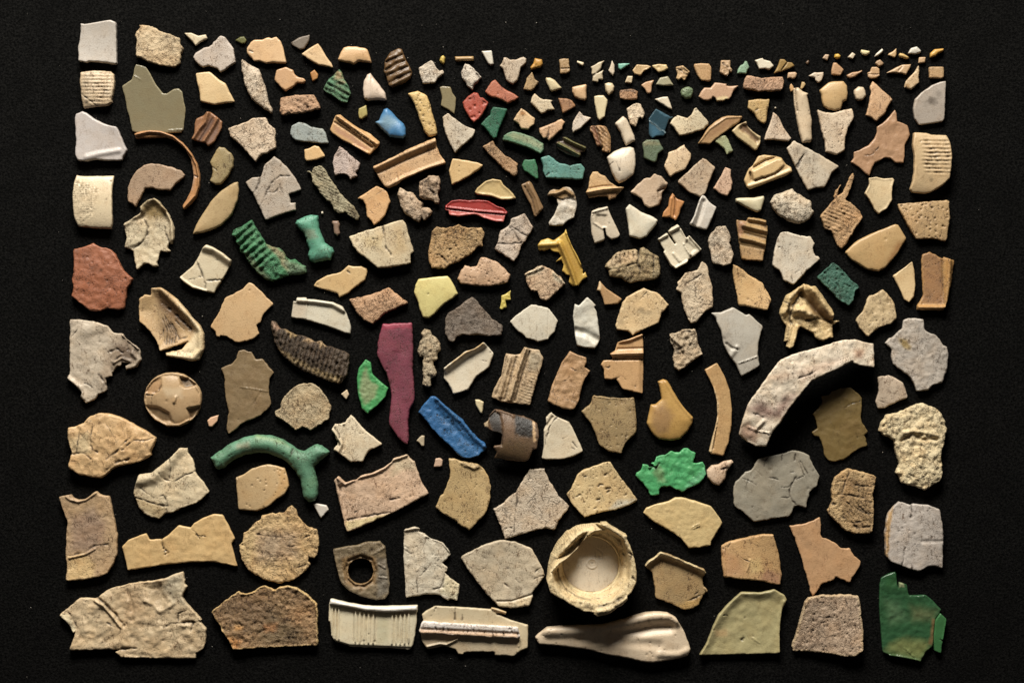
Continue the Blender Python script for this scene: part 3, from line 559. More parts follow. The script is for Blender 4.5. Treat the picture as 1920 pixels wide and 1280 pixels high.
p('chip','smooth cream oval pebble-like chip right of the caramel mushroom-shaped shard','d9c4a8','a',9,"1600,875 1700,890 1740,960 1750,1060 1690,1140 1610,1160 1550,1130 1515,1030 1510,950",('D',4))
tile(1620,80,180)
p('chip','bright white tilted sliver crumb in the top row at upper right','f3ead8','a',6,"370,115 400,155 350,215 290,260 215,275 260,210",('D',2))
p('chip','tiny tan sail-shaped crumb right of the bright white sliver','d9b178','a',5,"655,110 660,230 630,300 485,245 510,210 590,170")
p('chip','tiny honey pip tucked left of the white fan-shaped chip','e2bd70','a',6,"730,205 810,220 900,280 915,310 870,325 720,285 705,240",('D',3))
p('chip','white fan-shaped chip near the right end of the top row','ddd6c8','a',7,"890,215 945,110 1065,75 1150,160 1145,195 1040,230",('D',2))
p('chip','golden horn-shaped chip at the right end of the top row','e0a83f','a',8,"1330,210 1420,130 1600,115 1600,165 1500,220 1440,270 1330,295",('D',3))
p('chip','tiny pinkish square crumb above the white fin pointing up','ceab84','a',6,"1110,290 1240,290 1230,400 1095,410")
p('chip','tiny grey-tan knobbly crumb above the heart-shaped chip','bb9a78','g',6,"330,330 400,400 390,440 310,480 230,410 260,365",('N',4,1.5))
p('chip','tan heart-shaped chip with a groove across its foot','cda77f','a',8,"160,490 260,490 310,530 315,660 260,710 140,715 90,690 75,600 130,580",('R',"100,630 200,640 310,635",1.5,-1.5,.3))
p('chip','tan fin-shaped chip with a long left point, upper right','cfae88','a',7,"450,605 620,510 770,440 945,435 930,490 880,580 845,635 760,605 640,605",('R',"700,560 780,470",3,-1.5,.2))
p('s','cream fin-shaped shard pointing up, left of the tan rectangular tile','dcc09a','g',8,"1095,460 1115,560 1100,690 1110,800 1040,850 960,940 815,895 840,780 920,690 1010,590",('Q',"830,830 920,850 900,900 820,890",'b98e52',3))
p('s','tan rectangular tile-like shard at the right end of the second row','b8976e','g',9,"1305,490 1420,480 1600,490 1605,600 1600,690 1560,715 1310,710")
tile(1560,160,240)
p('s','cream angular shard with a slanting top right edge, above the brown bird-shaped sheet','dcb48c','g',9,"575,20 611,-55 660,-20 800,110 918,215 850,310 800,410 740,480 665,535 600,490 510,450 540,350 570,200 590,140")
p('s','smooth grey quarter-round shard with a brown stain, topmost large piece of right-hand column','b5a89b','a',10,"1245,210 1340,110 1500,0 1620,-45 1705,-60 1705,0 1690,540 1310,595 1240,500 1220,350",('S',"1495,220",9,.7),('S',"1600,130",7,.35),('S',"1540,260",6,.4),('S',"1400,260",8,.2))
p('s','thin brown sheet shard shaped like a bird with spread wings','b98d66','a',6,"950,365 975,420 985,540 1020,550 1140,600 1165,680 1180,740 1130,840 1095,900 1100,1000 1080,1165 960,1160 880,1090 790,1085 740,1120 650,1160 610,1230 568,1351 500,1320 400,1220 285,1150 335,1090 335,1000 420,970 560,890 640,800 680,700 680,620 780,560 870,460",('C',"490,1060 620,1040 700,930",1),('S',"640,960",7,.2),('N',16,2))
p('cap','large ribbed cream cap fragment in the right-hand column','d4b78e','a',14,"1220,715 1390,720 1480,750 1710,755 1760,880 1785,1050 1778,1220 1750,1407 1650,1507 1487,1607 1387,1626 1200,1607 1162,1560 1200,1440 1218,1332 1225,1080 1200,900 1205,850",('B',1,7.4,1.8,.45,"1350,800 1740,830 1770,1300 1700,1350 1400,1330 1330,1150"),('Y',0,9),('S',"1470,1430",4,.5),('S',"1310,850",2,.6),('Q',"1160,1340 1240,720 1215,720 1150,1560",'b99a72',6))
tile(1360,170,270)
p('s','yellow-brown tooth-shaped shard with pricked holes, pointing down','c9a973','g',8,"305,130 430,115 590,115 580,200 560,300 550,420 520,440 430,390 390,300 305,235",('S',"455,120",1.6,.8),('C',"400,260 450,240",1))
p('s','cream triangular shard with dark pinholes, under a white grain','d6c0a8','g',9,"640,290 690,320 740,400 780,500 830,560 880,640 840,675 740,665 620,655 525,655 545,570 590,460 625,370",('S',"685,490",1.8,.9),('S',"725,465",1.3,.8),('S',"645,575",1.5,.6),('S',"750,600",1.3,.6))
p('rod','tall white grooved rod with two crumbs at its top','dcc5a6','a',10,"905,-35 975,-40 1030,5 1110,40 1095,75 1130,250 1160,400 1155,520 1160,650 1140,690 1030,690 990,560 950,350 920,180",('D',7),('R',"938,-30 945,150 965,280",2.5,-4,.8),('S',"1110,275",1.5,.9),('S',"970,305",1.6,.9),('S',"1125,320",1.2,.7),('S',"960,260",1,.7))
p('s','large cream vase-shaped shard with a flared top, peppered with dark specks','d9c3a8','g',11,"1230,255 1320,290 1430,300 1540,270 1690,235 1720,350 1640,490 1600,620 1590,790 1490,855 1380,830 1335,815 1330,680 1290,550 1255,400",('P',14,1.4,1.5))
p('grain','tiny white grain beside the yellow-brown tooth-shaped shard','e3d6bf','a',4,"668,212 686,220 684,238 668,242 660,228",('D',2))
tile(1080,310,300)
p('s','amber boat-like shard with a rolled front ridge, right of the turquoise bar','d3a971','g',9,"195,75 260,75 300,110 350,130 400,200 500,260 580,265 540,310 500,350 480,390 400,415 380,370 260,370 160,395 120,320 150,270 165,150",('R',"130,325 330,288 560,268",5,9,0),('R',"150,280 320,250 480,245",3,-2,.4),('Q',"130,365 520,330 480,400 400,420",'b08a62',3))
p('s','tan grainy shard with a dented right side, above the ivory three-cornered piece','c3a98e','g',11,"945,100 1030,140 1105,220 1080,280 1040,320 1010,470 880,510 820,470 790,400 650,325 740,230 840,150 890,150",('R',"1060,280 980,310 1000,380",3,-3,.4),('L',"1040,240 990,310 1010,400 1000,480 1060,400 1110,260",-4,4,.1))
p('s','small orange butterfly-shaped shard with a central groove','c98a4c','a',8,"1160,330 1210,400 1305,435 1260,520 1240,590 1200,660 1130,620 1035,620 1050,560 1110,490 1120,400",('R',"1190,390 1195,480 1180,600",3,-4,.6),('R',"1140,400 1120,600",4,3,0))
p('s','white curved pillar shard with concave sides','d9d0c4','a',10,"1520,340 1560,380 1600,440 1685,505 1640,620 1570,775 1470,750 1365,705 1420,600 1470,440",('R',"1535,430 1490,590 1440,730",6,-5,.15),('R',"1500,370 1440,560 1390,690",4,3,0),('S',"1470,450",3,.4))
p('clip','pale moulded clip with a narrow slot at its foot','d3c4ad','a',9,"380,490 400,560 530,830 510,865 420,890 370,840 350,755 325,758 345,880 330,905 225,940 190,830 180,740 175,620 190,550 250,520",('L',"240,590 370,600 365,735 310,745 240,680",-3,2,.15),('R',"200,560 380,510",4,3,.1),('R',"190,600 210,690 320,760",3,2,.35),('S',"400,695",2,.6),('S',"200,610",2,.6))
p('s','smooth ivory three-cornered piece like a molar','e0d6c0','a',13,"640,468 780,560 930,620 980,660 960,710 850,850 770,885 640,850 625,700 595,520",('D',5))
p('clip','white moulded bracket with a deep slot and stepped sides','dccfb6','a',9,"1215,708 1260,760 1325,870 1360,840 1440,930 1510,1010 1420,1090 1350,1130 1330,1170 1200,1240 1130,1200 1050,1045 1065,1020 980,880 1090,810 1182,945 1200,935 1105,790 1150,745",('R',"1120,795 1235,735",5,6,.1),('R',"990,885 1090,835",5,5,.1),('R',"1060,1045 1150,1190 1200,1235",4,4,0),('R',"1200,1230 1340,1150",4,4,0),('R',"1360,850 1500,1010",3,5,0),('R',"1300,950 1370,1070",4,5,.2),('R',"1170,1060 1240,1150",4,3,.3),('R',"1260,770 1330,880",3,3,0),('L',"1330,900 1440,1000 1380,1060 1290,960",-3,2,.2))
p('s','pale crumbly shard with jagged right edge, right of the slotted white bracket','cbb9a2','w',10,"1790,725 1850,810 1860,870 1840,930 1895,1070 1850,1190 1760,1205 1640,1170 1610,1010 1580,910 1620,820 1690,740")
tile(1320,280,300)
p('s','yellow-cream hollow block with a raised inner slab','d6b584','a',12,"650,85 730,65 880,85 930,105 980,180 1050,220 1055,270 1000,310 760,400 550,480 510,450 480,365 540,230 590,190",('L',"570,265 880,115 930,120 960,190 850,290 730,335 595,370",5,2,0),('C',"590,375 720,345 850,290 930,235",2),('R',"552,285 575,365",4,-7,.8),('R',"600,215 740,135 880,90",4,-5,.3),('R',"520,450 760,370 1030,260",6,3,0))
p('s','grey-stained cream quadrangular shard with a long straight upper right edge','cfc0aa','h',8,"994,-15 1084,-105 1270,0 1440,90 1624,205 1540,280 1450,455 1345,455 1248,493 1160,330 1060,130",('S',"1130,20",10,.4),('S',"1210,50",7,.5),('S',"1230,130",10,.3),('S',"1330,110",9,.25),('S',"1300,260",9,.22),('C',"1200,60 1160,130 1120,220",2),('C',"1180,90 1100,210",1))
p('s','small smooth off-white wedge with a pointed left end, beneath the hollow block','d3c7a6','a',9,"380,590 420,580 580,580 720,560 725,600 690,730 640,755 560,720 440,660 385,630",('D',4))
p('s','lumpy white boulder-like shard left of the splintered brown one','d8c8b0','w',15,"1065,468 1120,530 1280,620 1290,690 1320,750 1250,850 1140,895 1030,870 900,790 830,720 795,640 840,550 960,510",('D',8),('N',9,2))
p('s','golden brown shard with two rolled ridges and a tabbed top','b08a52','g',8,"390,845 510,860 530,815 600,820 745,850 745,900 770,930 740,1150 720,1260 705,1340 450,1320 430,1150 400,960",('R',"530,835 640,850 745,875",5,6,0),('R',"470,910 620,950 765,985",7,7,0),('R',"430,1060 580,1090 740,1140",7,7,0),('R',"490,1000 740,1070",3,-2,.6),('R',"430,1140 720,1200",3,-1,.4),('Q',"400,850 500,870 470,1000 420,1050",'a97c58',4),('Q',"440,1170 740,1190 720,1340 450,1320",'b79468',3))
p('s','splintered brown shard with a long upright spike','c49e72','w',10,"1790,285 1805,330 1770,450 1700,600 1770,640 1870,740 1900,820 1780,1010 1690,1160 1650,1200 1600,1150 1530,970 1450,950 1400,800 1500,680 1575,590 1560,570 1590,480 1645,420 1610,500 1595,565 1680,500 1740,350",('B',22,7,1.6,.35,"1420,740 1720,640 1850,800 1600,1000 1450,940"),('P',10,2.2,2.5),('R',"1720,1080 1900,830",5,2,0))
tile(1510,300,300)
p('s','cream arrowhead shard with a wavy flat top, under the brown bird-shaped sheet','dcc49c','a',9,"765,215 850,205 950,225 1050,215 1070,240 1040,330 1040,480 980,580 880,650 830,590 770,470 715,400 770,290",('E',3,1.5))
p('s','tan pocked four-sided shard with a curved bottom edge, in the right-hand column','c3a276','g',12,"1110,530 1330,510 1720,480 1735,700 1700,950 1680,975 1560,945 1330,950 1280,870 1180,680 1130,600",('P',40,1.8,2.2))
p('s','large smooth caramel blade-like shard under the splintered brown one','c6a067','a',10,"1080,770 1120,780 1220,945 1100,1130 960,1290 880,1340 740,1310 560,1200 475,1105 620,970 800,880",('Q',"1000,1200 1100,1000 1160,1000 1050,1180",'a5713c',8),('S',"960,950",3,.2),('D',3))
tile(110,360,360)
p('s','torn curling white shard with brown shade painted on its top and a stepped foot','d0bfa0','g',8,"960,60 1000,90 1080,180 1130,280 1160,370 1155,450 1130,520 1100,510 1090,560 1115,590 1080,605 1020,590 1000,640 985,700 995,740 940,750 900,715 850,720 785,775 760,700 745,590 660,555 680,450 650,320 830,205 820,150 900,80",('R',"820,140 960,50 1060,130",16,10,0),('R',"1060,150 1130,300 1140,480",6,7,0),('R',"650,310 830,195",12,7,0),('Q',"820,150 960,50 1080,180 1060,260 900,280 840,200",'9f8554',8),('C',"860,280 890,350 885,430 840,500 750,565",2),('C',"1060,350 1070,430 1110,510",1.6),('L',"640,320 870,270 890,400 830,510 660,560",3,3,0),('N',9,1.5))  # brown tint paints the shade inside the curl into the colour
p('s','orange-brown angular shard in the left-hand column, sooty near its middle','a8633f','g',14,"345,512 385,540 520,575 560,610 650,790 745,865 690,960 680,1020 655,1160 600,1175 480,1160 420,1185 320,1190 200,1100 130,1040 150,940 135,870 155,800 145,570 250,550",('S',"430,780",5,.6),('S',"350,770",10,.3),('S',"290,620",14,.28),('S',"180,590",6,.3),('P',25,1.5,1.6),('N',10,2))
p('s','white curved shard split by a forked dark crack, right of the torn curling one','d8c8aa','a',9,"1480,525 1540,550 1640,610 1725,680 1720,720 1640,870 1550,1010 1470,995 1340,960 1250,900 1210,850 1340,740 1400,640 1440,560",('R',"1440,540 1560,570 1730,690",14,9,0),('C',"1380,690 1430,820 1470,920 1465,990",1.8),('C',"1480,885 1630,880",1.6),('C',"1420,850 1300,880",1),('S',"1585,680",2.5,.5),('R',"1210,855 1340,950 1470,990",4,3,0))
tile(110,580,300)
p('s','spoon-like hooked shell of a shard with dark fine lines inside','c8a87c','g',17,"966,-118 1030,-178 1104,-166 1110,-256 1235,-262 1427,-124 1523,-6 1600,90 1700,200 1745,300 1750,480 1690,600 1600,620 1480,590 1300,560 1290,520 1480,480 1560,380 1400,440 1220,500 1180,380 1120,290 1040,200 970,150 965,0",('L',"985,10 1120,-220 1240,-225 1420,-50 1590,140 1640,270 1560,360 1300,450 1220,470 1060,170",-13,20,.18),('R',"1240,-230 1400,-70 1560,80 1700,250 1710,480 1620,580 1320,545",9,6,0),('Q',"1420,-110 1523,-6 1700,200 1745,300 1750,480 1690,600 1600,620 1300,560 1290,520 1480,480 1600,360 1620,250 1500,80",'dfcaa4',5),('C',"1245,110 1300,260 1290,420",1.3),('C',"1275,115 1345,280 1320,420",1.5),('C',"1305,130 1380,290 1350,410",1.4),('C',"1335,150 1410,310 1385,400",1.3),('C',"1360,170 1445,340",1.4),('C',"1250,250 1272,400",1.2),('C',"1400,130 1500,250",1.2),('C',"1265,70 1330,180",1.2),('C',"1440,360 1530,330",1.3),('Q',"1160,-210 1300,-140 1610,200 1600,290 1400,150 1180,-40",'7b5a36',9),('Q',"1220,60 1380,100 1480,330 1320,420 1230,250",'a08058',10),('C',"1240,-80 1400,60 1590,240",3),('P',10,1.2,1))  # dark brown tint inside upper right paints the bowl's shade into the colour
p('s','large torn pale grey shard with a burnt ragged right edge, in the left-hand column','c5b5a0','g',8,"130,120 230,120 400,140 580,195 650,275 770,295 800,345 970,470 990,600 940,680 870,710 800,725 800,680 860,640 760,640 740,680 700,680 640,760 640,800 560,820 580,960 540,985 480,1010 440,1075 320,1130 265,1050 270,990 180,900 95,830 130,770 130,500",('S',"700,480",3,.7),('S',"620,500",3,.7),('S',"860,500",2,.8),('S',"820,440",2,.7),('S',"640,710",5,.7),('S',"500,800",4,.7),('S',"790,560",8,.35),('S',"540,900",4,.7),('S',"490,390",2.5,.6),('C',"310,890 360,900 400,940",1.5),('C',"140,340 230,240",1),('R',"300,260 430,220 520,170",20,3.5,0),('Q',"600,450 760,300 985,490 980,640 860,700 700,640 600,800 540,980 460,960 540,780 560,600",'a08f7c',14),('Q',"690,440 800,420 930,500 900,600 780,600",'7b6a5a',9),('S',"660,640",4,.8),('S',"760,640",3,.8),('S',"560,830",4,.8),('S',"520,960",4,.7),('C',"600,520 690,470 770,520 840,480",2.4),('C',"640,640 740,560 820,590",2),('C',"480,780 520,840 570,900",2.2),('R',"660,640 760,580 860,620",4,4,0),('R',"880,520 960,600 900,690",5,4,0),('R',"770,310 960,470",3,6,0),('N',12,1.6),('R',"120,830 260,940 300,1060",8,4,0))
tile(420,380,300)
p('s','large green ribbed curved scrap with a crusty tan lower end','3c8a55','w',12,"335,205 370,280 440,380 510,490 570,520 640,540 690,560 725,600 740,650 800,690 850,680 900,720 985,760 995,840 930,860 800,870 680,900 580,950 500,920 400,840 340,770 290,710 250,620 190,590 190,520 140,480 150,420 100,390 110,330 200,290",('B',-40,12.5,4,.25,"60,180 420,160 560,500 640,600 480,820 150,640"),('D',6),('Q',"510,490 640,540 725,600 740,650 850,800 760,830 640,640 560,560",'8f8a66',4),('Q',"250,620 400,840 500,920 560,900 420,760 280,600",'70885c',4),('Q',"740,700 985,760 995,840 930,860 780,850",'6c8c66',6),('N',7,3),('S',"740,740",5,.4))
p('s','sea-green dog-bone shaped piece','56a383','g',12,"1050,142 1130,155 1140,300 1180,400 1210,480 1300,540 1320,590 1280,680 1190,695 1090,718 1030,690 1000,630 1020,560 1000,490 960,370 900,310 850,250 870,210 960,170",('D',10),('S',"1230,620",2,.5),('S',"990,430",3,.5),('Q',"950,320 1080,330 1120,420 1000,440",'7f9a7e',5))
p('chip','small smooth brown capsule-shaped chip right of the sea-green dog-bone','8b7260','a',7,"1300,215 1370,215 1390,260 1380,300 1390,370 1360,400 1320,370 1310,280 1288,240",('D',3))
p('grain','tiny white grain above the brown capsule-shaped chip','e3d8c4','a',4,"1165,105 1185,103 1190,130 1178,138 1163,132",('D',1.5))
p('s','thin buff sheet shard with a feathered upper left edge, below the sea-green dog-bone','d0b080','a',6,"1490,750 1550,765 1650,760 1710,790 1720,830 1690,930 1560,1020 1480,1090 1385,1135 1360,1090 1300,1070 1070,1000 1110,940 1230,870 1340,850 1400,830",('C',"1480,820 1510,850",1.6),('S',"1120,985",3,.25))
tile(640,390,300)
p('s','thick white wedge-shaped block cut by a dark vertical crack','d9c7a6','g',17,"90,345 250,290 500,215 620,170 740,145 775,180 800,290 830,400 875,520 830,560 835,660 700,690 500,720 440,715 360,650 200,530 130,440",('C',"500,215 512,300 530,400 540,480 600,560",2.4),('C',"380,375 440,378",1),('S',"850,580",4,.7),('Q',"620,200 740,180 800,500 640,560",'cfb48a',12),('Q',"250,350 480,330 480,480 300,470",'d2bb90',10))
p('s','brown stony pitted shard right of the white wedge-shaped block','b89668','w',12,"1140,220 1270,240 1340,225 1410,200 1500,235 1690,235 1725,300 1690,400 1700,460 1640,460 1530,560 1400,650 1290,690 1240,725 1080,725 1050,650 1035,540 1070,400 1085,290",('C',"1290,240 1260,290 1180,320 1110,330",2.4),('C',"1170,560 1220,590 1270,655",2),('S',"1300,500",2.6,.9),('S',"1180,560",2.4,.8),('S',"1275,655",2.4,.9),('S',"1375,290",4,.6),('S',"1130,410",3,.6),('C',"1610,240 1640,310",1.4),('P',40,2,2.2))
p('s','pale lemon shard with a dark speck and a tapering foot','dacb8a','a',11,"925,850 1270,812 1310,850 1370,960 1400,1030 1340,1080 1240,1140 1180,1200 1120,1270 1050,1320 980,1310 940,1220 925,1140 870,1010 890,920",('S',"1040,1030",2.4,.7),('D',2))
p('s','tan bow-tie shaped shard with a scratched face, left of the pale lemon shard','c49c78','w',11,"95,1100 250,1060 400,1020 580,955 680,1040 805,1140 700,1180 580,1230 500,1280 440,1340 380,1390 280,1350 210,1290 150,1190",('D',3))
tile(840,390,300)
p('s','bean-shaped tan shard with a notched top, speckled dark','c9a686','g',11,"390,590 460,595 580,640 680,720 750,800 720,890 600,920 480,940 300,925 160,910 115,850 130,790 200,685 270,710 340,695",('P',30,1.6,1.8),('D',3),('S',"400,830",9,.25))
p('s','marbled grey shard crossed by purple-brown cracks, left of the yellow hooked strip','c4b2a0','k',8,"920,60 960,130 1030,235 960,330 930,400 880,440 850,560 790,640 680,570 560,490 590,430 620,300 640,270 740,200 760,130",('C',"590,425 740,432 890,412",1.8),('C',"740,240 800,300 850,390",2),('C',"770,230 880,300 960,340",1.5),('C',"780,470 860,525",1.2),('S',"900,160",6,.2),('S',"800,300",8,.3))
p('s','bright yellow hooked curling strip','d0a83c','a',6,"1415,245 1440,340 1500,480 1570,600 1600,680 1620,750 1620,790 1650,765 1675,830 1610,870 1570,930 1500,940 1450,890 1465,810 1420,800 1370,750 1390,680 1360,620 1290,645 1360,580 1330,530 1260,520 1220,490 1150,510 1090,505 1075,440 1120,385 1200,360 1270,385 1340,340 1400,290",('R',"1340,420 1420,600 1500,800 1540,930",7,10,0),('R',"1420,300 1480,440 1600,690",3,6,0),('Q',"1300,470 1430,430 1600,720 1560,930 1470,880 1400,640",'b38a2c',7),('R',"1100,440 1280,430",9,5,0))
p('s','tan worn shard with pale rims at its left and right corners','c8aa8a','w',11,"1130,690 1260,750 1340,820 1412,905 1340,970 1240,1070 1170,1110 1110,1080 1070,1000 990,990 940,880 915,790 1030,735 1070,700",('R',"1270,780 1400,900",6,4,0),('R',"925,790 1040,745 1130,710",5,4,0),('Q',"1260,760 1412,905 1330,900 1250,810",'e6d6b8',3),('Q',"915,790 1030,735 1130,690 1150,740 1040,800 940,830",'e2d0b0',4),('S',"1060,770",3,.5))
p('chip','tiny yellow twisted scrap below the bean-shaped shard','cdb84e','a',4,"755,985 745,1040 755,1100 690,1110 705,1190 640,1220 622,1200 640,1120 640,1050 690,1030",('N',4,1.5))
tile(1110,440,300)
p('chip','small brown bent chip with a pale left edge, right of the yellow hooked strip','b38f66','a',7,"90,550 180,650 290,720 360,770 310,830 220,835 150,840 130,760 100,680 60,665",('Q',"90,550 60,665 100,670 110,600",'e0c8a4',1.5))
p('lump','dirty grey-brown lump with a row of tooth-like notches','a8946f','w',13,"615,145 700,200 800,265 815,370 825,470 780,520 700,545 560,550 470,585 400,560 370,525 210,500 190,420 155,385 180,340 300,205 420,185 530,178 555,190 560,240 580,170",('R',"235,290 240,380",2.2,-4,.7),('R',"285,265 290,370",2.2,-4,.7),('R',"335,245 345,355",2.2,-4,.7),('R',"390,225 400,335",2.2,-4,.7),('R',"435,215 445,305",2.2,-4,.7),('R',"490,205 500,290",2.2,-4,.7),('C',"555,170 560,260 545,340 575,420 570,500",3),('C',"190,420 300,405 400,375 540,340",2.2),('C',"400,380 420,450 400,530",2),('D',5),('N',9,3),('Q',"180,340 300,205 540,178 550,300 230,390",'c4ab88',5),('C',"740,260 735,420 740,520",1.6),('S',"640,180",4,.4))
p('s','large buff shard with a brown scorched middle','d9bd92','h',10,"620,635 680,665 780,690 870,780 925,840 830,950 800,1060 680,1110 580,1150 490,1205 450,1170 430,1155 300,1135 280,1090 320,960 360,830 410,750 500,700",('S',"590,900",8,.5),('S',"610,910",4,.5),('S',"690,930",5,.4),('S',"360,1040",6,.25),('P',16,1.3,1.2),('C',"580,770 660,690",1))
p('s','tall cream shard densely flecked and cracked, with a spur at its left','d4bfa2','k',10,"1320,320 1390,380 1400,480 1450,640 1455,860 1360,920 1260,1040 1190,1070 1150,1020 1100,870 1070,700 1015,660 1035,610 1030,570 1130,450 1270,430",('C',"1130,590 1250,520 1310,480",1.8),('C',"1180,730 1270,820 1440,850",1.6),('S',"1100,570",2,.7),('S',"1330,790",2,.7),('S',"1160,990",1.8,.8),('S',"1330,500",7,.35),('P',20,1.4,1.4))
tile(1340,420,300)
p('s','large white shard with a hooked spur at its right, above the crumpled piece','d9ccb8','g',10,"790,105 870,88 980,125 1110,155 1150,150 1200,235 1175,290 1210,380 1250,390 1260,420 1100,570 945,730 880,690 830,680 780,550 695,495 720,300 750,180",('S',"908,250",2.2,.6),('C',"930,560 925,620 930,690",1.2),('C',"960,600 1020,560",1),('S',"1110,330",2,.5),('C',"765,270 790,278",1.2))
p('s','tan three-cornered shard with small brown scars, left of the large white spurred shard','d3ae7c','g',10,"220,485 290,510 440,630 570,700 620,790 680,910 630,1035 500,1010 380,980 290,980 250,770 220,600",('S',"340,630",3,.4),('S',"400,900",3,.5),('S',"300,850",2,.5))
p('s','dark green rough rectangular plate with a chipped right end','35705a','w',9,"1430,455 1500,520 1620,650 1740,750 1690,800 1660,920 1610,985 1500,910 1350,760 1230,640 1310,560",('P',35,2,2.5),('E',2.5,2),('S',"1450,660",4,.5))
tile(1530,450,300)
p('chip','smooth cream lens-shaped chip left of the amber tray-like piece','dcbf92','a',7,"1160,255 1190,400 1195,550 1180,680 1120,745 1060,710 1010,590 925,430 1040,350",('R',"925,420 1040,340 1160,250",3,1.5,0))
p('tray','amber tray-like piece with a raised rim along its right and bottom','bb8c4a','g',6,"1280,175 1370,140 1430,170 1530,225 1540,205 1665,245 1640,450 1590,700 1530,845 1220,835 1215,790 1290,670 1280,450 1270,250",('R',"1600,235 1590,500 1550,790",8,8,0),('R',"1225,805 1535,808",6,8,0),('Q',"1275,180 1370,140 1510,230 1530,760 1260,760 1300,640",'a77a4c',4),('R',"1520,240 1535,760",2.5,-3,.5),('S',"1440,290",1.6,.9),('P',12,1.5,1))
p('s','buff knapped shard with a steep point on top, left of the bumpy grey one','cdb48c','g',10,"800,590 860,640 940,760 970,940 900,1000 760,1050 680,1100 625,1160 520,1050 475,960 570,850 610,720 650,665 700,660",('S',"640,1020",2,.8),('S',"865,755",2,.6),('S',"680,880",2.4,.5),('S',"730,970",1.8,.6),('N',7,1.5))
tile(380,520,300)
p('s','flat buff sheet shard with a peaked top, right of the spoon-like shell','cdab80','f',6,"550,55 600,80 720,190 855,320 730,440 690,540 645,575 675,680 600,740 470,775 380,770 290,705 210,695 205,715 165,705 150,650 85,590 200,410 260,250 480,140",('S',"560,155",2,.3))
p('s','off-white curved strip shard with a stepped left end','d5ccb8','a',8,"1130,240 1245,240 1250,260 1330,262 1560,295 1680,350 1720,420 1760,525 1780,600 1775,680 1700,665 1480,580 1200,500 1060,480 1085,285 1120,290",('R',"1120,270 1330,285 1560,315 1690,390",8,6,0),('R',"1250,270 1235,490",2,1.5,0),('Q',"1085,290 1250,270 1235,480 1065,470",'cbbda8',5))
p('s','dark brown charred grub-like piece with close ribs and a curled tip','4b3b29','w',12,"830,520 870,530 930,610 1000,620 1120,690 1200,690 1280,725 1340,770 1420,765 1480,820 1560,830 1600,860 1700,880 1765,930 1750,1050 1740,1180 1640,1280 1500,1240 1380,1190 1200,1120 1020,1000 920,890 860,780 840,680 810,560",('B',105,8.5,4,.75,"850,600 1760,900 1760,1200 1640,1260 1200,1090 930,870"),('D',7),('Q',"900,850 1100,1020 1400,1170 1640,1270 1660,1200 1300,1080 1050,930",'a58d64',5),('Q',"820,520 930,610 870,640",'a98a72',3),('Q',"1000,620 1130,700 1060,730",'a58a60',3),('Q',"1200,760 1280,725 1340,770 1280,800",'b39a78',3),('Q',"1380,780 1430,765 1480,820 1420,850",'b09672',3),('N',5,3.5))
tile(640,540,300)
p('s','dark grey-brown stony wedge with a straight bottom, right of the lemon shard','7d6f62','w',12,"1570,100 1700,240 1790,350 1930,445 1928,570 1750,570 1450,555 1390,580 1355,640 1285,635 1245,540 1245,370 1280,310 1410,220")
p('s','tall maroon paddle-shaped piece narrowing to its foot','80394a','g',13,"490,430 650,425 845,415 855,440 862,700 855,950 874,1152 884,1292 864,1372 824,1452 804,1602 814,1822 794,1872 744,1852 644,1742 569,1622 584,1452 604,1302 584,1182 530,1000 470,900 430,800 440,650",('Q',"490,430 845,415 850,480 490,490",'9c2f48',3),('R',"660,780 640,1000 625,1200",9,-1.2,0),('R',"760,850 770,1300",14,1.2,0),('D',3),('S',"550,970",3,.3))
p('s','bright green leaf-shaped shard with a sandy middle, left of the maroon paddle','3fa455','a',11,"290,855 355,890 370,1030 480,1130 565,1200 530,1300 440,1400 350,1470 320,1510 250,1450 200,1280 185,1080 210,960",('Q',"300,950 330,1090 440,1180 400,1320 280,1400 220,1250 240,1080",'8c9e68',4),('N',5,1.5))
p('lump','crusty grey twig-like lump resembling a small figure','b5a488','w',12,"990,485 1070,500 1090,560 1150,600 1190,670 1200,730 1160,780 1150,850 1110,880 1115,960 1140,1010 1130,1060 1075,1080 1070,1185 1010,1190 965,1150 985,1060 970,980 990,820 940,830 910,740 940,660 965,600 955,540",('D',6),('N',5,4),('S',"980,760",2,.6),('S',"1150,760",2,.6))
tile(820,540,300)
p('s','white dished shard with a tan upper edge, below the dark stony wedge','dccfb8','a',8,"555,645 680,785 620,950 470,1060 370,1220 190,1275 130,1140 75,1085 85,1000 80,955 220,850 340,755 440,730",('R',"70,960 340,755 560,635",15,11,0),('Q',"75,985 350,790 560,680 555,640 340,750",'c9a878',3),('S',"640,770",2,.9),('C',"540,870 600,885",1),('S',"290,835",2,.4))
p('s','flat off-white hexagon-like shard with a chipped lower right edge','d6ccb8','f',7,"865,395 1050,245 1125,200 1190,205 1330,240 1450,390 1400,530 1340,590 1330,610 1200,640 1080,600 960,510",('R',"1335,260 1320,590",1.2,-1,.2))
p('s','grey-white upright shard with a shallow dent across its lower half','d0cabb','a',8,"1800,105 1904,205 1885,232 1914,288 1939,458 1954,618 1894,725 1760,710 1675,690 1650,560 1640,420 1625,340 1650,190 1700,210",('R',"1660,510 1780,540 1950,640",11,-5,0),('N',14,2))
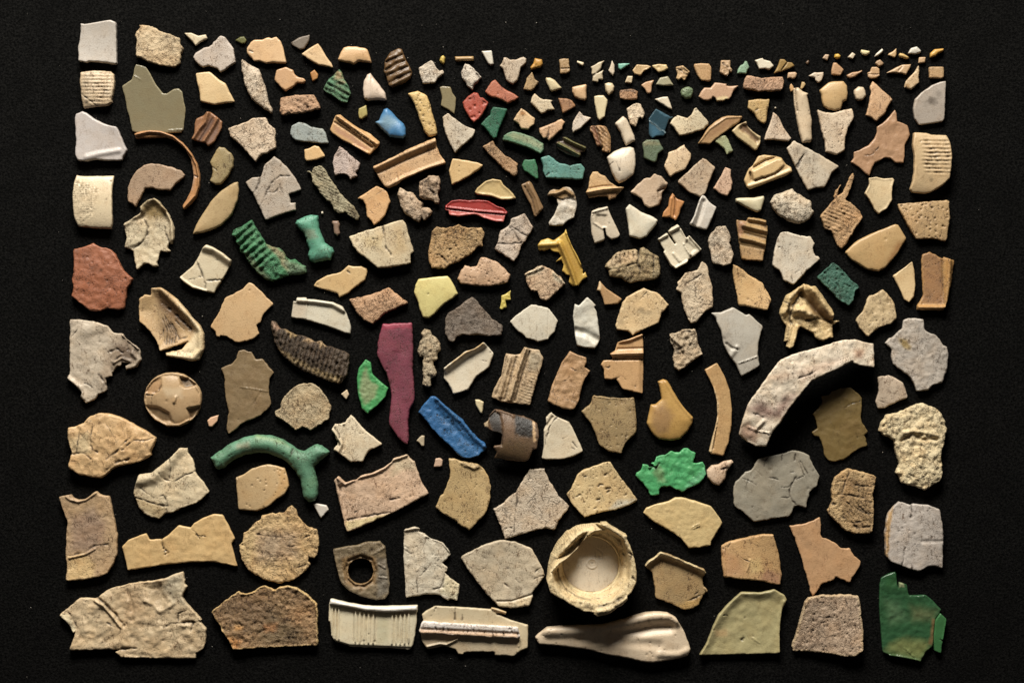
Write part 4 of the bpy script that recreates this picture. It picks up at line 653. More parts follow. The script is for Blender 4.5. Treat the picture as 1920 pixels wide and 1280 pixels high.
p('s','grey-brown fluted piece with two raised ribs and dirty grooves','bfa685','g',9,"1040,705 1080,715 1225,740 1275,850 1220,1020 1160,1230 1110,1400 1000,1390 800,1370 650,1310 680,1200 770,1040 800,850 825,780 920,800 1000,790",('R',"880,830 840,960 750,1300",4.5,6,0),('R',"1060,730 960,1020 870,1340",5,9,0),('R',"950,830 900,1000 810,1330",3.5,-3,.75),('R',"1110,760 1030,1000 930,1350",3.2,-4,.95),('R',"830,830 800,1000 700,1280",2,-2,.6),('B',18,5.5,1,.35,"1080,900 1230,950 1110,1390 960,1370"),('S',"1150,840",2,.5),('S',"1170,920",2,.5),('N',6,1.5),('Q',"1100,770 1230,770 1260,860 1180,1000 1080,960",'a8987e',5))
p('s','tan blocky shard with a stepped right shoulder, right of the fluted piece','b99063','h',10,"1590,755 1680,800 1790,830 1790,900 1765,950 1840,990 1770,1090 1730,1200 1700,1340 1640,1460 1500,1440 1320,1360 1370,1180 1420,1060 1500,880",('C',"1500,1120 1560,1100 1580,1060",1.4),('C',"1610,960 1700,1000",1),('N',10,2))
tile(1080,560,300)
p('s','tan moulded shard crossed by level ridges, straight along its right side','c79f72','a',9,"800,420 810,560 810,900 800,1135 720,1120 560,1080 480,960 430,970 345,960 335,850 300,790 330,740 430,735 440,700 405,660 470,620 500,520 640,480",('R',"420,665 600,655 815,650",6,7,0),('R',"520,505 640,490 810,420",6,5,0),('R',"445,725 815,725",3.5,-5,.5),('R',"500,600 815,590",3,-2,.2),('C',"480,960 525,925 560,930 595,970",1.8),('S',"710,1050",2.6,.7),('C',"345,820 400,820",1.5),('R',"800,740 800,1130",8,-4,0))
p('lump','pale gnarled lump with a knotted top and smooth pointed base','c0ac90','w',11,"1290,370 1420,360 1455,420 1460,520 1520,660 1450,710 1300,830 1230,865 1180,820 1165,700 1180,610 1150,550 1130,490 1125,420 1200,410",('R',"1130,450 1180,500 1260,560 1280,620",5,5,0),('C',"1170,560 1210,620 1260,590 1300,570",2.6),('C',"1300,375 1370,400 1450,415",2.2),('C',"1370,560 1400,520 1450,520",2),('S',"1220,640",4,.8),('S',"1390,440",3,.7),('S',"1180,440",2,.7),('N',7,4),('D',3))
tile(1320,520,360)
p('s','smooth grey slab-like shard with a brown bruise at its left edge','b9b1a4','a',9,"75,355 180,345 290,295 420,375 455,365 590,490 545,650 540,760 558,885 375,990 320,870 260,790 200,680 175,540 130,450 120,410",('S',"200,600",5,.65),('S',"240,570",8,.3),('R',"225,660 270,700 330,720",4,-4,.15),('R',"350,855 450,820 530,790",2,1.8,0),('R',"330,700 270,780",8,3,0))
p('lump','cream crumpled scrap with folded flaps and a dangling stub','d3b888','g',10,"1000,60 1040,75 1060,90 1110,85 1190,190 1270,310 1290,370 1285,430 1330,430 1355,435 1320,460 1285,470 1290,600 1250,600 1195,640 1120,610 1090,560 1000,510 960,490 930,560 900,680 860,720 820,690 830,640 800,640 815,560 820,480 780,420 750,360 785,260 820,180 960,90",('R',"1060,110 1120,170 1200,290 1270,380",14,18,0),('R',"960,150 1040,240 1140,360 1270,440",7,-9,.45),('Q',"990,140 1080,180 1270,400 1260,440 1080,370",'8c6a3c',7),('R',"900,330 1000,330 1100,390",13,12,0),('R',"1030,430 1120,405 1270,440",4,-6,.7),('R',"960,100 860,200 800,350",10,9,0),('C',"1000,100 930,210 880,300 850,420 900,500",2.6),('C',"800,240 850,270 840,350",2),('R',"930,500 880,690",7,8,0),('C',"850,500 835,640",2.4),('S',"880,450",4,.7),('S',"960,460",4,.6),('N',8,3.5),('Q',"1190,300 1290,400 1260,430 1160,330",'a07c4c',5))
p('chip','small pale wedge shard with a brown smudge, left of the bumpy grey one','c4b09a','g',8,"1740,995 1845,978 1880,985 1945,1020 2000,1055 2038,1195 1916,1253 1815,1303 1740,1308 1719,1245 1747,1137",('S',"1848,1130",5,.35),('C',"1735,1225 1840,1260",1.2))
tile(1500,580,300)
p('s','large bumpy grey shard with a squared neck, in the right-hand column','b9aea2','g',10,"1300,100 1420,110 1480,120 1500,240 1540,280 1640,310 1720,430 1770,450 1780,540 1770,700 1730,850 1710,880 1600,905 1540,965 1400,980 1370,890 1330,810 1250,750 1120,660 1100,570 1105,480 1020,405 1070,345 1120,330 1180,270 1230,230 1250,130",('S',"1215,385",3.2,.9),('S',"1255,360",3,.5),('S',"1265,480",2,.9),('S',"1310,475",3,.5),('N',6,1.6),('Q',"1180,350 1290,360 1330,480 1240,470",'a08a5c',4))
tile(110,680,360)
p('button','round cream button-like disc with a raised cross and dark sunken quarters','b99a74','a',12,"1138,93 1190,98 1250,112 1310,148 1365,195 1405,250 1427,310 1430,370 1418,440 1390,505 1340,565 1280,610 1210,635 1140,640 1080,635 1020,600 960,575 900,510 862,440 847,380 855,310 880,240 925,180 985,130 1060,100",('R',"1138,105 1250,125 1350,195 1415,300 1415,440 1340,555 1210,622 1080,622 960,560 880,460 858,360 880,250 950,165 1050,112 1138,105",3,3,0),('L',"1215,145 1300,150 1385,225 1265,250 1225,215",-9,1.5,.85),('L',"1290,455 1420,425 1395,500 1315,570",-8,1.5,.7),('L',"875,430 1000,440 1110,500 1140,590 1040,590 920,510",-5,3,.4),('L',"870,290 945,185 1030,150 1040,250 975,305",-3,2,.1),('Q',"870,300 945,185 1030,150 1040,250 960,310",'b98f60',4),('Q',"1240,350 1100,330 1040,250 1250,250",'c9b08e',6),('R',"1180,340 1165,390",4,4,0),('S',"1090,380",3,.3),('C',"880,320 940,320 1000,280 1035,230",2),('C',"940,320 930,440",1.5),('S',"1230,320",4,.12),('D',13))  # right-hand sunken quarters painted near black as hole shade; lower left is stained
p('s','large cream boulder-like shard veined with grey cracks, in the left-hand column','d2ae80','h',17,"400,505 480,502 560,520 700,580 880,680 975,750 960,820 925,880 930,920 850,970 720,1010 600,1030 530,1070 440,1150 340,1145 200,1110 110,1050 105,1010 140,900 95,750 95,650 180,630 260,600 310,535",('C',"350,640 320,760 350,870 400,892",1.8),('C',"120,910 260,900 330,960",1.8),('C',"480,960 570,900 650,800 740,730",2),('C',"640,870 760,770 900,770 970,740",1.5),('C',"470,1090 560,1000 700,960",2.6),('C',"230,640 210,720 190,900",1.2),('S',"680,975",3,.8),('D',4),('N',12,3),('Q',"110,760 320,700 330,900 130,900",'d0b890',8))
tile(380,640,300)
p('chip','tiny pinkish flake left of the brown hide-shaped sheet','d8b090','a',5,"190,880 170,960 110,1025 70,1020 50,950 90,910")
p('chip','tiny cream diamond flake left of the bright green leaf-shaped shard','d9c3a4','a',5,"1730,575 1755,640 1720,695 1655,630")
p('s','brown sheet shard shaped like a stretched hide','857052','f',6,"430,115 490,103 550,125 580,125 630,210 715,210 780,290 850,370 800,450 790,570 815,765 700,880 570,940 470,980 400,1050 310,1105 285,1050 300,900 310,830 265,650 255,400 215,325 350,265 400,200",('R',"450,545 620,570 780,600",1.5,1,0),('R',"690,610 600,760",2,-1.2,.15),('N',14,1.5),('S',"380,520",6,.15),('S',"425,935",2,.4))
p('s','rounded grey-tan shard with a grainy face, below the charred ribbed grub','bba785','w',8,"1300,490 1380,540 1470,650 1545,775 1510,920 1400,1000 1285,1065 1260,1035 1190,1020 1105,1070 1030,990 870,890 870,830 930,800 950,700 1050,580 1130,520",('E',3,1.5),('C',"1205,1010 1250,970",1.4))
tile(1280,660,360)
p('strap','tall arching bone-white strap casting a deep shadow, stained pinkish brown','e6d6c0','g',9,"945,85 1080,20 1313,-42 1563,-117 1713,-127 1833,-92 1903,-82 1900,150 1780,140 1670,100 1640,110 1500,170 1260,285 1180,380 1060,530 960,690 880,790 820,935 730,940 640,890 560,825 570,750 640,510 740,370 830,240",('Y',55,42),('Q',"620,560 760,480 900,560 1000,430 1100,420 960,660 760,640",'a88a7c',12),('Q',"820,250 1000,180 1080,240 960,300",'cdb49c',9),('Q',"1690,-30 1790,-20 1780,60 1700,60",'b9977e',7),('Q',"570,740 640,700 740,780 720,900 570,830",'c3a692',6),('Q',"1100,200 1400,90 1600,60 1400,180 1180,290",'dcc4ae',9),('S',"920,610",9,.5),('S',"1000,480",8,.4),('S',"1080,400",5,.45),('S',"760,560",9,.3),('S',"650,720",9,.22),('S',"880,280",5,.25),('S',"1030,165",2.5,.9),('S',"1075,215",2,.9),('S',"1055,95",2,.7),('S',"1740,10",6,.35),('S',"1800,140",7,.3),('S',"1430,150",2,.6),('C',"1300,190 1220,230 1130,260",1.6),('R',"640,740 740,780 850,800",2.5,2.5,0),('R',"720,760 790,680",5,4,0),('C',"1675,95 1640,120",2.5),('C',"690,600 790,640",1.2),('N',12,2.2))
p('strip','tan curved band with a frayed pale inner edge','c39a62','a',8,"220,175 345,105 420,240 470,370 495,560 490,750 460,900 410,1035 280,1015 265,990 290,880 330,740 350,640 345,500 310,350 250,240",('Q',"210,170 330,400 360,520 350,680 290,1010 260,990 330,740 345,500",'dcc096',1.5),('R',"230,180 325,390 352,520 345,680 280,1000",2,3,0),('R',"340,760 310,960",2,-3,.5),('B',82,5,.5,.12))
p('film','olive-brown leaf-like sheet lying in the shadow of the tall strap','7a6332','f',5,"1500,390 1580,365 1680,350 1740,400 1795,460 1790,550 1785,660 1800,710 1855,790 1820,830 1855,930 1740,980 1640,1060 1530,1095 1460,1080 1420,1030 1400,930 1370,850 1320,840 1295,800 1350,760 1340,690 1300,620 1360,560 1400,500 1390,440 1460,430",('C',"1780,490 1700,510 1620,560",1),('S',"1752,855",1.8,.6),('N',12,1.2))
p('lump','small pinkish knob with a dark cleft, right of the ragged bright green flake','cdb298','g',10,"240,1180 290,1130 360,1120 420,1085 490,1075 510,1100 470,1150 440,1200 430,1260 400,1300 360,1335 300,1310 250,1250",('C',"385,1165 450,1152",3),('D',4),('S',"490,1095",2,.4))
tile(370,790,300)
p('s','green wishbone-shaped bent rod with a forked end','5d9470','g',12,"150,430 270,350 400,260 560,185 730,155 880,165 1020,210 1120,270 1220,340 1280,350 1360,300 1440,270 1500,290 1585,360 1570,400 1480,470 1400,540 1420,640 1450,760 1450,880 1410,950 1340,965 1270,910 1250,800 1230,700 1170,590 1080,490 960,420 830,380 700,375 560,400 430,460 330,550 260,575 215,560 195,500",('D',15),('C',"1155,325 1110,440",1.8),('S',"1225,430",2,.8),('S',"1395,470",1.8,.8),('S',"1135,510",2,.6),('Q',"480,270 620,240 640,310 480,330",'8a8f74',5),('Q',"700,160 1000,220 1100,290 900,230 700,200",'7fa068',4),('S',"1040,385",2.5,.4),('P',14,1.5,1.5))
p('s','tan half-round shard cradled inside the green wishbone-shaped rod','c2a57c','a',9,"460,670 560,630 640,570 760,530 840,510 940,530 1050,560 1085,680 1100,770 1050,870 950,930 860,1010 720,1070 600,1070 490,1055 475,850",('Q',"940,530 1060,560 1100,770 960,930 720,1060 900,890 1000,740",'c4a070',4),('S',"1045,690",2,.7),('S',"1010,745",2,.7),('S',"985,650",1.5,.7),('S',"940,850",1.5,.6),('S',"925,590",2,.5),('S',"1050,620",2,.5),('S',"920,890",1.5,.6),('P',14,1.6,1.6))
p('chip','tiny pale grey three-cornered chip at the foot of the green wishbone rod','cfc6ba','a',5,"1385,985 1440,985 1550,1005 1575,1060 1480,1165 1430,1080")
tile(600,720,300)
p('s','cream tooth-like shard with a hollowed hook on its left side','dccbae','g',10,"370,370 410,400 460,460 540,550 640,630 745,720 600,790 560,840 510,925 370,930 320,900 250,840 220,825 165,790 170,765 210,730 220,680 190,650 180,600 135,545 180,475 240,475 305,460 330,410",('S',"225,690",4,.9),('S',"235,730",3,.7),('C',"175,520 210,560 235,640",2),('R',"150,540 220,640 260,720 220,810",4,4,0),('S',"480,590",1.8,.8),('S',"515,588",1.5,.7),('S',"290,830",1.5,.6),('S',"425,910",2,.4),('R',"290,500 300,640 280,780",4,-3,.15))
p('s','bright blue bar with a rolled lip along its upper right edge','1f6aa8','g',13,"1330,145 1390,150 1470,220 1600,340 1700,410 1790,530 1900,650 1980,704 2000,764 1950,814 1890,864 1780,889 1700,879 1640,830 1560,740 1440,630 1330,510 1240,400 1175,335 1220,270",('R',"1400,170 1560,330 1700,450 1850,630 1975,740",8,5,0),('R',"1380,300 1560,470 1720,640 1880,780",9,-2,0),('S',"1410,370",2.4,.8),('S',"1490,465",2.4,.7),('S',"1495,548",2.4,.8),('S',"1745,800",2,.7),('S',"1330,390",2,.5),('S',"1810,640",2,.3),('P',20,1.5,1.5),('N',7,1.5))
p('chip','tiny grey-tan notched chip between the maroon paddle and blue bar','b7a78c','a',5,"1155,680 1190,640 1220,615 1255,620 1250,740 1220,745 1190,705")
p('chip','tiny pinkish square chip with a rounded top, under the blue bar','d0b096','g',5,"1385,895 1440,885 1470,910 1465,980 1440,995 1365,990 1375,950")
tile(850,680,300)
p('chip','tiny cream half-moon chip right of the blue bar','d6c6a0','a',6,"260,440 310,440 365,470 355,570 345,610 320,600 270,510")
p('tube','scorched curled tube fragment banded tan and black','6f5640','g',9,"430,620 500,555 560,560 700,610 730,620 850,640 960,690 1000,720 1020,800 1020,880 1000,1020 945,1050 900,1160 860,1180 700,1170 540,1140 490,1140 520,1060 480,1010 490,990 570,980 590,850 470,810 370,760 370,720 420,690",('Y',12,24),('L',"425,650 500,575 560,620 585,720 590,850 580,985 480,830 440,770",-14,3,.6),('Q',"420,640 500,575 560,620 590,850 580,985 480,830",'211c18',3),('Q',"735,620 900,660 945,690 965,860 900,900 740,850",'211d1a',3),('Q',"560,960 760,900 960,930 900,1160 700,1180 500,1150",'5d4932',12),('Q',"945,690 975,700 985,930 955,930",'c9a67c',1),('B',84,4,1,.55,"740,630 950,690 960,920 740,900"),('R',"560,570 700,610 720,640",4,4,0),('Q',"370,710 430,680 420,750 370,760",'b09a78',2),('S',"1000,900",3,.6),('S',"960,1030",3,.7))
p('s','pale fan-shaped shard with a chipped left edge and fine scratches','d5c6ac','a',9,"1175,590 1230,640 1390,710 1420,760 1470,860 1560,1060 1440,1120 1330,1150 1140,1160 1060,1145 1085,1000 1085,800 1115,740 1110,650",('C',"1120,900 1150,780 1200,700 1260,640",1.8),('C',"1290,910 1380,885",1),('C',"1430,950 1490,1010",1.2),('C',"1420,1020 1450,1040",1),('R',"1090,790 1130,740 1190,650",4,-3,.1),('C',"1110,870 1100,980",1),('S',"1130,640",2,.4))
tile(1050,690,300)
p('s','olive-tan gritty shard with a pointed left shoulder','a18658','g',10,"400,325 580,350 740,360 890,350 910,480 920,640 915,780 800,880 760,960 730,1020 600,1000 470,920 420,770 370,660 310,590 250,515 360,440",('S',"840,510",3,.4),('S',"690,920",3,.4),('S',"740,410",3,.3),('P',26,1.6,1.6),('R',"400,335 580,360 890,360",2.5,1.5,0))
p('s','amber drop-shaped shard with a bent neck at its top left','bf9346','a',11,"1175,160 1240,130 1290,150 1370,290 1470,450 1600,590 1590,660 1530,760 1440,850 1330,870 1190,850 1120,800 1040,670 1060,580 1090,435 1150,430 1220,370 1200,240",('D',7),('Q',"1130,480 1250,400 1350,560 1300,760 1180,800 1090,680",'a47d4a',8),('S',"1250,740",4,.25),('R',"1260,150 1400,380 1590,610",5,2,0))
tile(100,820,360)
p('s','cream creased shard crossed by dark cracks, with a squared top','d6c3a2','g',9,"1265,105 1340,105 1345,160 1400,220 1420,350 1510,460 1560,545 1440,650 1290,700 1190,750 1125,755 1050,815 930,780 850,700 830,640 795,560 850,370 980,350 1080,270 1160,210",('R',"830,430 1000,400 1120,290 1250,130",17,7,0),('C',"820,600 900,622 1020,668 1140,685",2.2),('C',"1165,210 1180,300 1160,410",1.8),('C',"1060,350 1080,400 1130,422 1200,440 1330,370 1410,340",1.4),('C',"1060,590 1100,580 1140,640 1130,740",1.5),('C',"870,500 940,560 1000,590",1),('S',"1150,530",1.8,.5),('S',"1135,590",2,.5),('Q',"820,600 1140,690 1120,750 1050,815 850,700",'c4ae88',3),('N',9,1.5))
p('s','tall tan shard with a bitten top and rough lower end, in the left-hand column','b89b78','g',11,"55,590 180,568 200,600 250,625 320,610 430,535 470,570 560,590 590,720 620,860 640,980 635,1170 590,1280 540,1350 480,1380 300,1420 150,1430 125,1420 140,1280 120,1170 130,960 140,830 95,720",('R',"130,590 170,620 250,640 330,620 430,550",3,2.5,0),('Q',"150,1190 330,1160 420,1260 400,1400 140,1430",'d8b886',6),('Q',"180,800 400,700 530,850 500,1060 330,1140 180,1130",'a08670',12),('C',"165,1180 300,1150 410,1085 560,1060",1.8),('S',"330,700",4,.25),('S',"300,950",9,.2),('R',"160,1200 320,1165 420,1110",3,3,0),('N',6,1.2),('S',"590,1000",3,.35),('S',"570,1090",3,.35))
p('s','long buff shard with a dark slit ending in a puncture','cfae7c','a',7,"925,955 960,1020 1085,1015 1150,970 1250,875 1370,900 1400,860 1500,800 1600,765 1690,770 1750,880 1815,1010 1780,1060 1800,1150 1840,1290 1600,1240 1380,1245 1100,1270 740,1330 725,1240 680,1095 750,1020",('C',"1083,1012 1085,1070 1102,1110",2.4),('S',"1110,1135",3,.95),('S',"1120,1150",10,.3),('S',"1280,1150",9,.15),('C',"1375,905 1420,950 1465,1010",1.2),('C',"1420,970 1520,985",.8),('R',"1100,1110 1150,1150 1110,1170",2.5,-3,.3),('S',"1720,920",7,.15),('N',14,1.6))
tile(600,840,300)
p('s','large pinkish cream slab with a raised lip on its top left corner','cfb094','g',10,"220,335 265,380 300,410 440,370 490,330 640,290 790,215 860,160 880,125 1045,70 1080,120 1135,160 1165,260 1220,410 1270,480 1300,545 1150,630 900,760 650,870 430,970 320,1000 280,850 220,600 170,380",('R',"210,350 300,430 480,345 640,305 790,230 880,140 1045,80",4,4,0),('R',"185,380 250,640 310,980",4,3,0),('R',"215,340 240,420",7,6,0),('C',"290,868 480,825 700,790 860,770",1.6),('C',"840,612 900,603 960,590",1.8),('C',"420,765 480,735 540,715",1.4),('C',"890,515 920,480",1.2),('C',"240,470 250,560",1),('S',"745,300",2.4,.6),('S',"790,335",2.4,.6),('S',"640,370",2,.5),('S',"1080,300",8,.15),('S',"1085,575",3,.5),('S',"1020,625",2,.5),('S',"800,445",2,.5),('Q',"300,880 860,775 780,810 430,960 330,990",'e0cb9c',3),('Q',"880,150 1040,80 1130,160 1150,250 1000,260 850,330",'c8b496',8),('N',8,1.2))
p('s','tan shard with a concave left side and fractured top, under the blue bar','b89d70','g',9,"1546,126 1616,121 1696,156 1776,161 1896,186 1956,236 2016,336 2051,466 2036,636 1996,766 1856,916 1796,986 1656,906 1646,876 1476,786 1381,711 1446,566 1481,546 1566,316",('C',"1726,186 1830,250 1920,200",2),('R',"1700,180 1850,240 1910,210",5,4,0),('S',"1700,190",3,.3),('P',14,1.3,1.2))
tile(790,830,300)
p('s','grey-white star-cornered shard peppered with dark flecks','cbb9a2','k',9,"1295,320 1480,305 1490,350 1550,470 1650,640 1720,700 1775,755 1750,810 1650,930 1600,1045 1490,1020 1380,1040 1150,1110 1010,1155 960,1020 900,880 865,790 990,720 1040,650 1130,600 1200,480",('C',"1150,610 1150,700 1125,850 1110,1080",1.4),('S',"1080,705",2,.9),('S',"1180,725",2,.9),('S',"1225,630",1.6,.9),('S',"1030,890",2,.6),('S',"1420,495",1.6,.6),('S',"1345,770",1.5,.7),('S',"1360,345",4,.4),('S',"1310,430",2,.5),('S',"1380,990",3,.4),('S',"1440,965",2,.6),('C',"1010,1030 1080,1010",1.2),('S',"920,825",2,.5))
tile(1030,840,360)
p('s','cream shard riddled with short slit-like pits, above the round bottle cap','d0b688','g',10,"610,135 650,200 720,300 790,390 885,520 800,570 700,605 520,640 400,670 350,685 240,570 170,460 220,400 280,260 350,210 450,180 540,145",('C',"395,385 435,378",2.6),('C',"570,405 610,400",2.4),('C',"580,440 605,425",2.2),('C',"260,490 310,465 330,470",1.8),('C',"490,385 510,360 540,365",1.6),('C',"740,475 770,465",2.4),('C',"480,515 505,510",2.2),('C',"600,500 630,520",1.8),('C',"550,265 600,240",2),('C',"640,305 660,290",1.6),('C',"450,605 480,595",1.8),('C',"350,285 380,280",1.4),('S',"395,590",2.2,.8),('S',"680,455",2,.6),('S',"385,440",1.6,.7),('S',"500,430",1.6,.7),('S',"465,235",1.6,.7),('S',"755,395",2,.6),('S',"590,265",2.4,.5),('S',"520,595",1.8,.6),('P',26,1.5,1.8),('Q',"690,520 880,515 700,600 600,600",'cfc6b0',5))
p('s','ragged bright green flake with lobed edges like lettuce','3fae62','f',6,"1345,0 1385,5 1440,35 1465,50 1460,90 1440,145 1500,145 1535,135 1560,180 1570,270 1510,350 1400,400 1330,435 1260,410 1210,380 1120,385 1100,410 1105,465 1010,475 995,420 930,340 860,270 870,245 920,220 935,160 985,165 1000,185 1060,185 1020,150 1050,140 1070,85 1110,70 1160,70 1210,30 1300,40",('Q',"1080,150 1150,240 1160,340 1090,340 1040,240",'6d9c5e',5),('Q',"1560,200 1570,270 1400,400 1330,430 1420,320",'63bf85',6),('S',"1440,285",1.4,.6),('S',"1330,395",1.6,.4),('C',"1000,185 1070,190 1100,150",2),('N',9,2.5),('R',"1060,80 1070,170 1000,190",3,4,0))
p('s','buff blade-like shard with a smooth curved lower edge, below the green flake','d0b684','a',10,"1260,490 1330,490 1480,530 1620,580 1700,690 1730,745 1650,880 1615,930 1615,970 1500,990 1395,997 1320,900 1200,820 1050,740 940,645 970,595 1060,560 1190,530",('R',"1435,785 1500,750 1505,770 1440,800",2,1.5,.1),('N',6,.8),('C',"1300,870 1340,920",1.2))
tile(1190,970,300)
p('s','dished tan shard with light painted on its curled upper rim, left of the orange-tan square','a58a62','g',7,"310,410 400,430 560,500 700,560 830,610 860,660 820,720 820,800 880,880 820,930 770,1050 700,1085 600,1115 460,1040 250,960 245,840 210,660 120,580 160,520 250,470",('R',"110,570 165,505 310,405 500,468 700,550 860,635",15,13,0),('Q',"115,585 160,510 310,405 500,475 700,555 865,650 830,680 690,590 480,510 320,450 200,530",'dcc79c',2),('Q',"600,1010 760,960 820,930 770,1050 600,1110 500,1050",'ba9350',5),('C',"620,1000 740,960 780,940",1.4),('R',"850,850 870,890",3,4,0),('S',"690,690",3,.3),('S',"430,870",6,.15),('C',"730,920 760,890",1))  # pale strip paints the light catching the rim into the colour
p('s','orange-tan square-ish shard with a chipped upper left corner','c69c64','g',13,"1040,340 1100,300 1250,255 1500,205 1660,195 1690,290 1740,480 1765,700 1750,800 1700,800 1500,750 1300,735 1070,710 1050,560",('S',"1065,370",2.2,.9),('S',"1095,345",1.8,.7),('C',"1120,350 1150,310",1.4),('C',"1310,495 1380,520",1.2),('R',"1380,500 1370,560 1340,640",2.5,1.8,0),('Q',"1050,380 1250,480 1330,690 1080,700",'b98c5c',9),('Q',"1550,600 1760,680 1750,800 1500,750",'b58660',7),('Q',"1380,500 1500,490 1550,640 1400,660",'d2b070',6),('R',"1075,400 1090,690",2.5,2,0))
tile(1300,1060,360)
p('s','olive-grey dished shard with a straight bottom edge, left of the speckled block','a89d74','a',9,"480,260 650,270 700,260 810,235 910,290 935,340 890,430 870,560 860,680 865,875 500,885 60,895 130,780 200,600 250,490 350,380",('R',"55,890 190,600 340,370 480,250 650,262 810,228 940,330",20,6,0),('R',"900,360 865,560 860,860",6,4,0),('S',"515,520",2.4,.7),('C',"480,740 510,718",2.4),('C',"305,490 345,505",1.5),('S',"600,700",2.6,.5),('Q',"210,640 340,640 350,700 220,710",'b39a70',5),('S',"205,640",2,.5),('R',"660,770 590,720",2,1.2,0),('N',12,1.3))
p('s','grey-tan square block densely pitted with dark pores, in the bottom row','b09880','w',14,"1200,310 1280,293 1500,288 1650,298 1670,370 1680,520 1695,600 1690,850 1620,900 1480,900 1300,870 1000,850 985,810 1050,600 1110,360 1150,325",('C',"1262,505 1330,518 1440,510",2),('S',"1460,635",3.4,.8),('S',"1385,700",2.6,.7),('S',"1340,600",2.6,.6),('S',"1300,570",2,.6),('S',"1210,495",2,.6),('P',60,1.6,2.2),('F',4,'c2aa88'),('C',"1525,300 1530,400",1.2),('C',"1660,500 1690,490",1.2))
tile(1460,940,360)
p('s','thin orange-tan sheet shard with a long downward spike, in the lower right','c19466','f',6,"105,240 250,225 340,190 415,155 430,240 420,330 440,360 480,365 560,410 620,465 710,465 760,540 820,600 810,650 720,800 680,800 575,750 540,790 440,820 390,880 345,945 320,900 300,800 230,560 170,380",('S',"300,440",10,.2),('S',"240,370",6,.2),('S',"230,290",7,.12),('N',16,1))
tile(1560,1050,300)
p('glass','dark green glossy shard with muddy scrapes, at the lower right corner','2a5832','t',7,"760,135 780,160 785,280 800,340 805,260 900,290 925,420 1130,415 1220,490 1315,590 1300,630 1250,700 1230,850 1215,1030 1130,1100 1070,1215 900,1175 700,1140 610,1100 590,850 570,550 575,300 595,210 680,160",('Q',"700,1000 850,930 1100,960 1180,1000 1060,1190 800,1130 650,1080",'6d7448',10),('Q',"950,560 1250,600 1230,700 980,720",'5f6a40',12),('Q',"640,480 800,520 900,700 700,760",'4c6e48',12),('Q',"1210,700 1250,700 1215,1020 1170,1000",'6e5a3c',3),('Q',"650,200 760,150 780,300 640,320",'2c5c30',6),('R',"690,1135 900,1165 1060,1205",2.5,3,0),('N',8,1.8),('R',"870,1050 980,1150",2,2,0),('Q',"800,260 850,275 870,310 810,320",'9aa07c',2))
c('flange','35703a','t',9,"1300,628 1375,705 1350,850 1320,1020 1310,1115 1228,1085 1222,900 1240,720",2,('R',"1330,640 1365,705 1345,850 1325,950",2,2.5,0),('C',"1290,945 1325,965",1.6))
tile(1330,830,360)
p('s','large thin grey slab scribbled with brown hairline cracks','989080','f',8,"850,75 930,90 1000,130 1040,230 1100,330 1080,430 1000,500 970,650 900,625 850,635 800,735 640,755 450,790 340,690 250,630 240,450 270,390 330,330 360,290 430,270 490,160 700,115",('C',"440,250 490,290 530,335",1.3),('C',"315,350 390,370 470,420",1.6),('C',"390,370 370,430 380,480",1.2),('C',"600,345 650,355 690,365",1.2),('C',"870,340 825,410 805,470 805,520 830,570 865,615",1.7),('C',"900,190 915,240 945,310 980,370",1.3),('C',"915,180 960,260 1000,340",1),('C',"865,105 855,170",1.4),('C',"725,440 800,432",1.1),('C',"720,545 800,540",1.1),('C',"800,295 845,290",1),('C',"580,150 545,230",1.1),('C',"870,360 940,330",1),('C',"725,120 730,170",1),('S',"985,455",3,.4),('S',"1040,280",3,.4),('S',"430,640",2,.5),('S',"480,745",2,.5),('S',"610,265",3,.15),('S',"360,440",4,.25),('N',18,1.5))
p('s','thick tan tile with dark scored lines like carved wood','c9a670','w',15,"1380,255 1460,270 1560,300 1670,335 1660,400 1630,520 1640,680 1630,880 1600,905 1470,910 1370,880 1190,710 1185,670 1230,590 1220,480 1245,350 1310,295",('C',"1295,380 1370,385",1.6),('C',"1280,515 1400,520 1540,548",2.2),('C',"1460,420 1530,425 1620,440",2),('C',"1390,300 1350,400 1325,500",1.6),('C',"1440,560 1500,640 1600,720",1.8),('C',"1340,740 1400,790 1500,860",2.4),('C',"1205,600 1255,605",2.4),('C',"1370,590 1440,660 1570,620",1.6),('C',"1300,640 1310,560 1370,530",1.6),('C',"1490,440 1500,530",1.4),('C',"1570,460 1560,540",1.4),('C',"1430,800 1560,770 1620,800",2),('C',"1520,840 1600,830",2.4),('C',"1550,580 1620,600",2),('C',"1480,660 1560,700 1630,700",1.6),('Q',"1330,330 1640,380 1610,860 1480,880 1340,760 1290,560",'ad8a58',7),('P',30,1.5,2.2),('S',"1540,845",3,.6),('S',"1490,320",3,.35),('B',48,6,.9,.35,"1350,580 1620,600 1610,820 1450,840 1330,700"))
tile(1500,740,300)
p('lump','chunky lumpy white piece shaped like a boot, in the right-hand column','e0cda6','w',17,"1470,95 1530,120 1620,150 1690,220 1730,310 1760,400 1740,520 1710,620 1690,720 1700,850 1700,950 1680,1020 1500,1140 1380,1100 1210,1050 1190,980 1145,935 1190,820 1130,640 1130,540 1000,480 940,430 970,330 1040,235 1200,200 1300,160 1400,100",('N',9,4.5),('N',4,2),('D',6),('R',"1200,560 1330,470 1480,540 1620,530",6,-4,.1),('R',"1230,450 1350,430 1500,450 1640,480",6,4,0),('C',"1290,950 1440,1000 1500,960",1.8),('S',"1170,830",3,.3))
tile(1520,890,300)
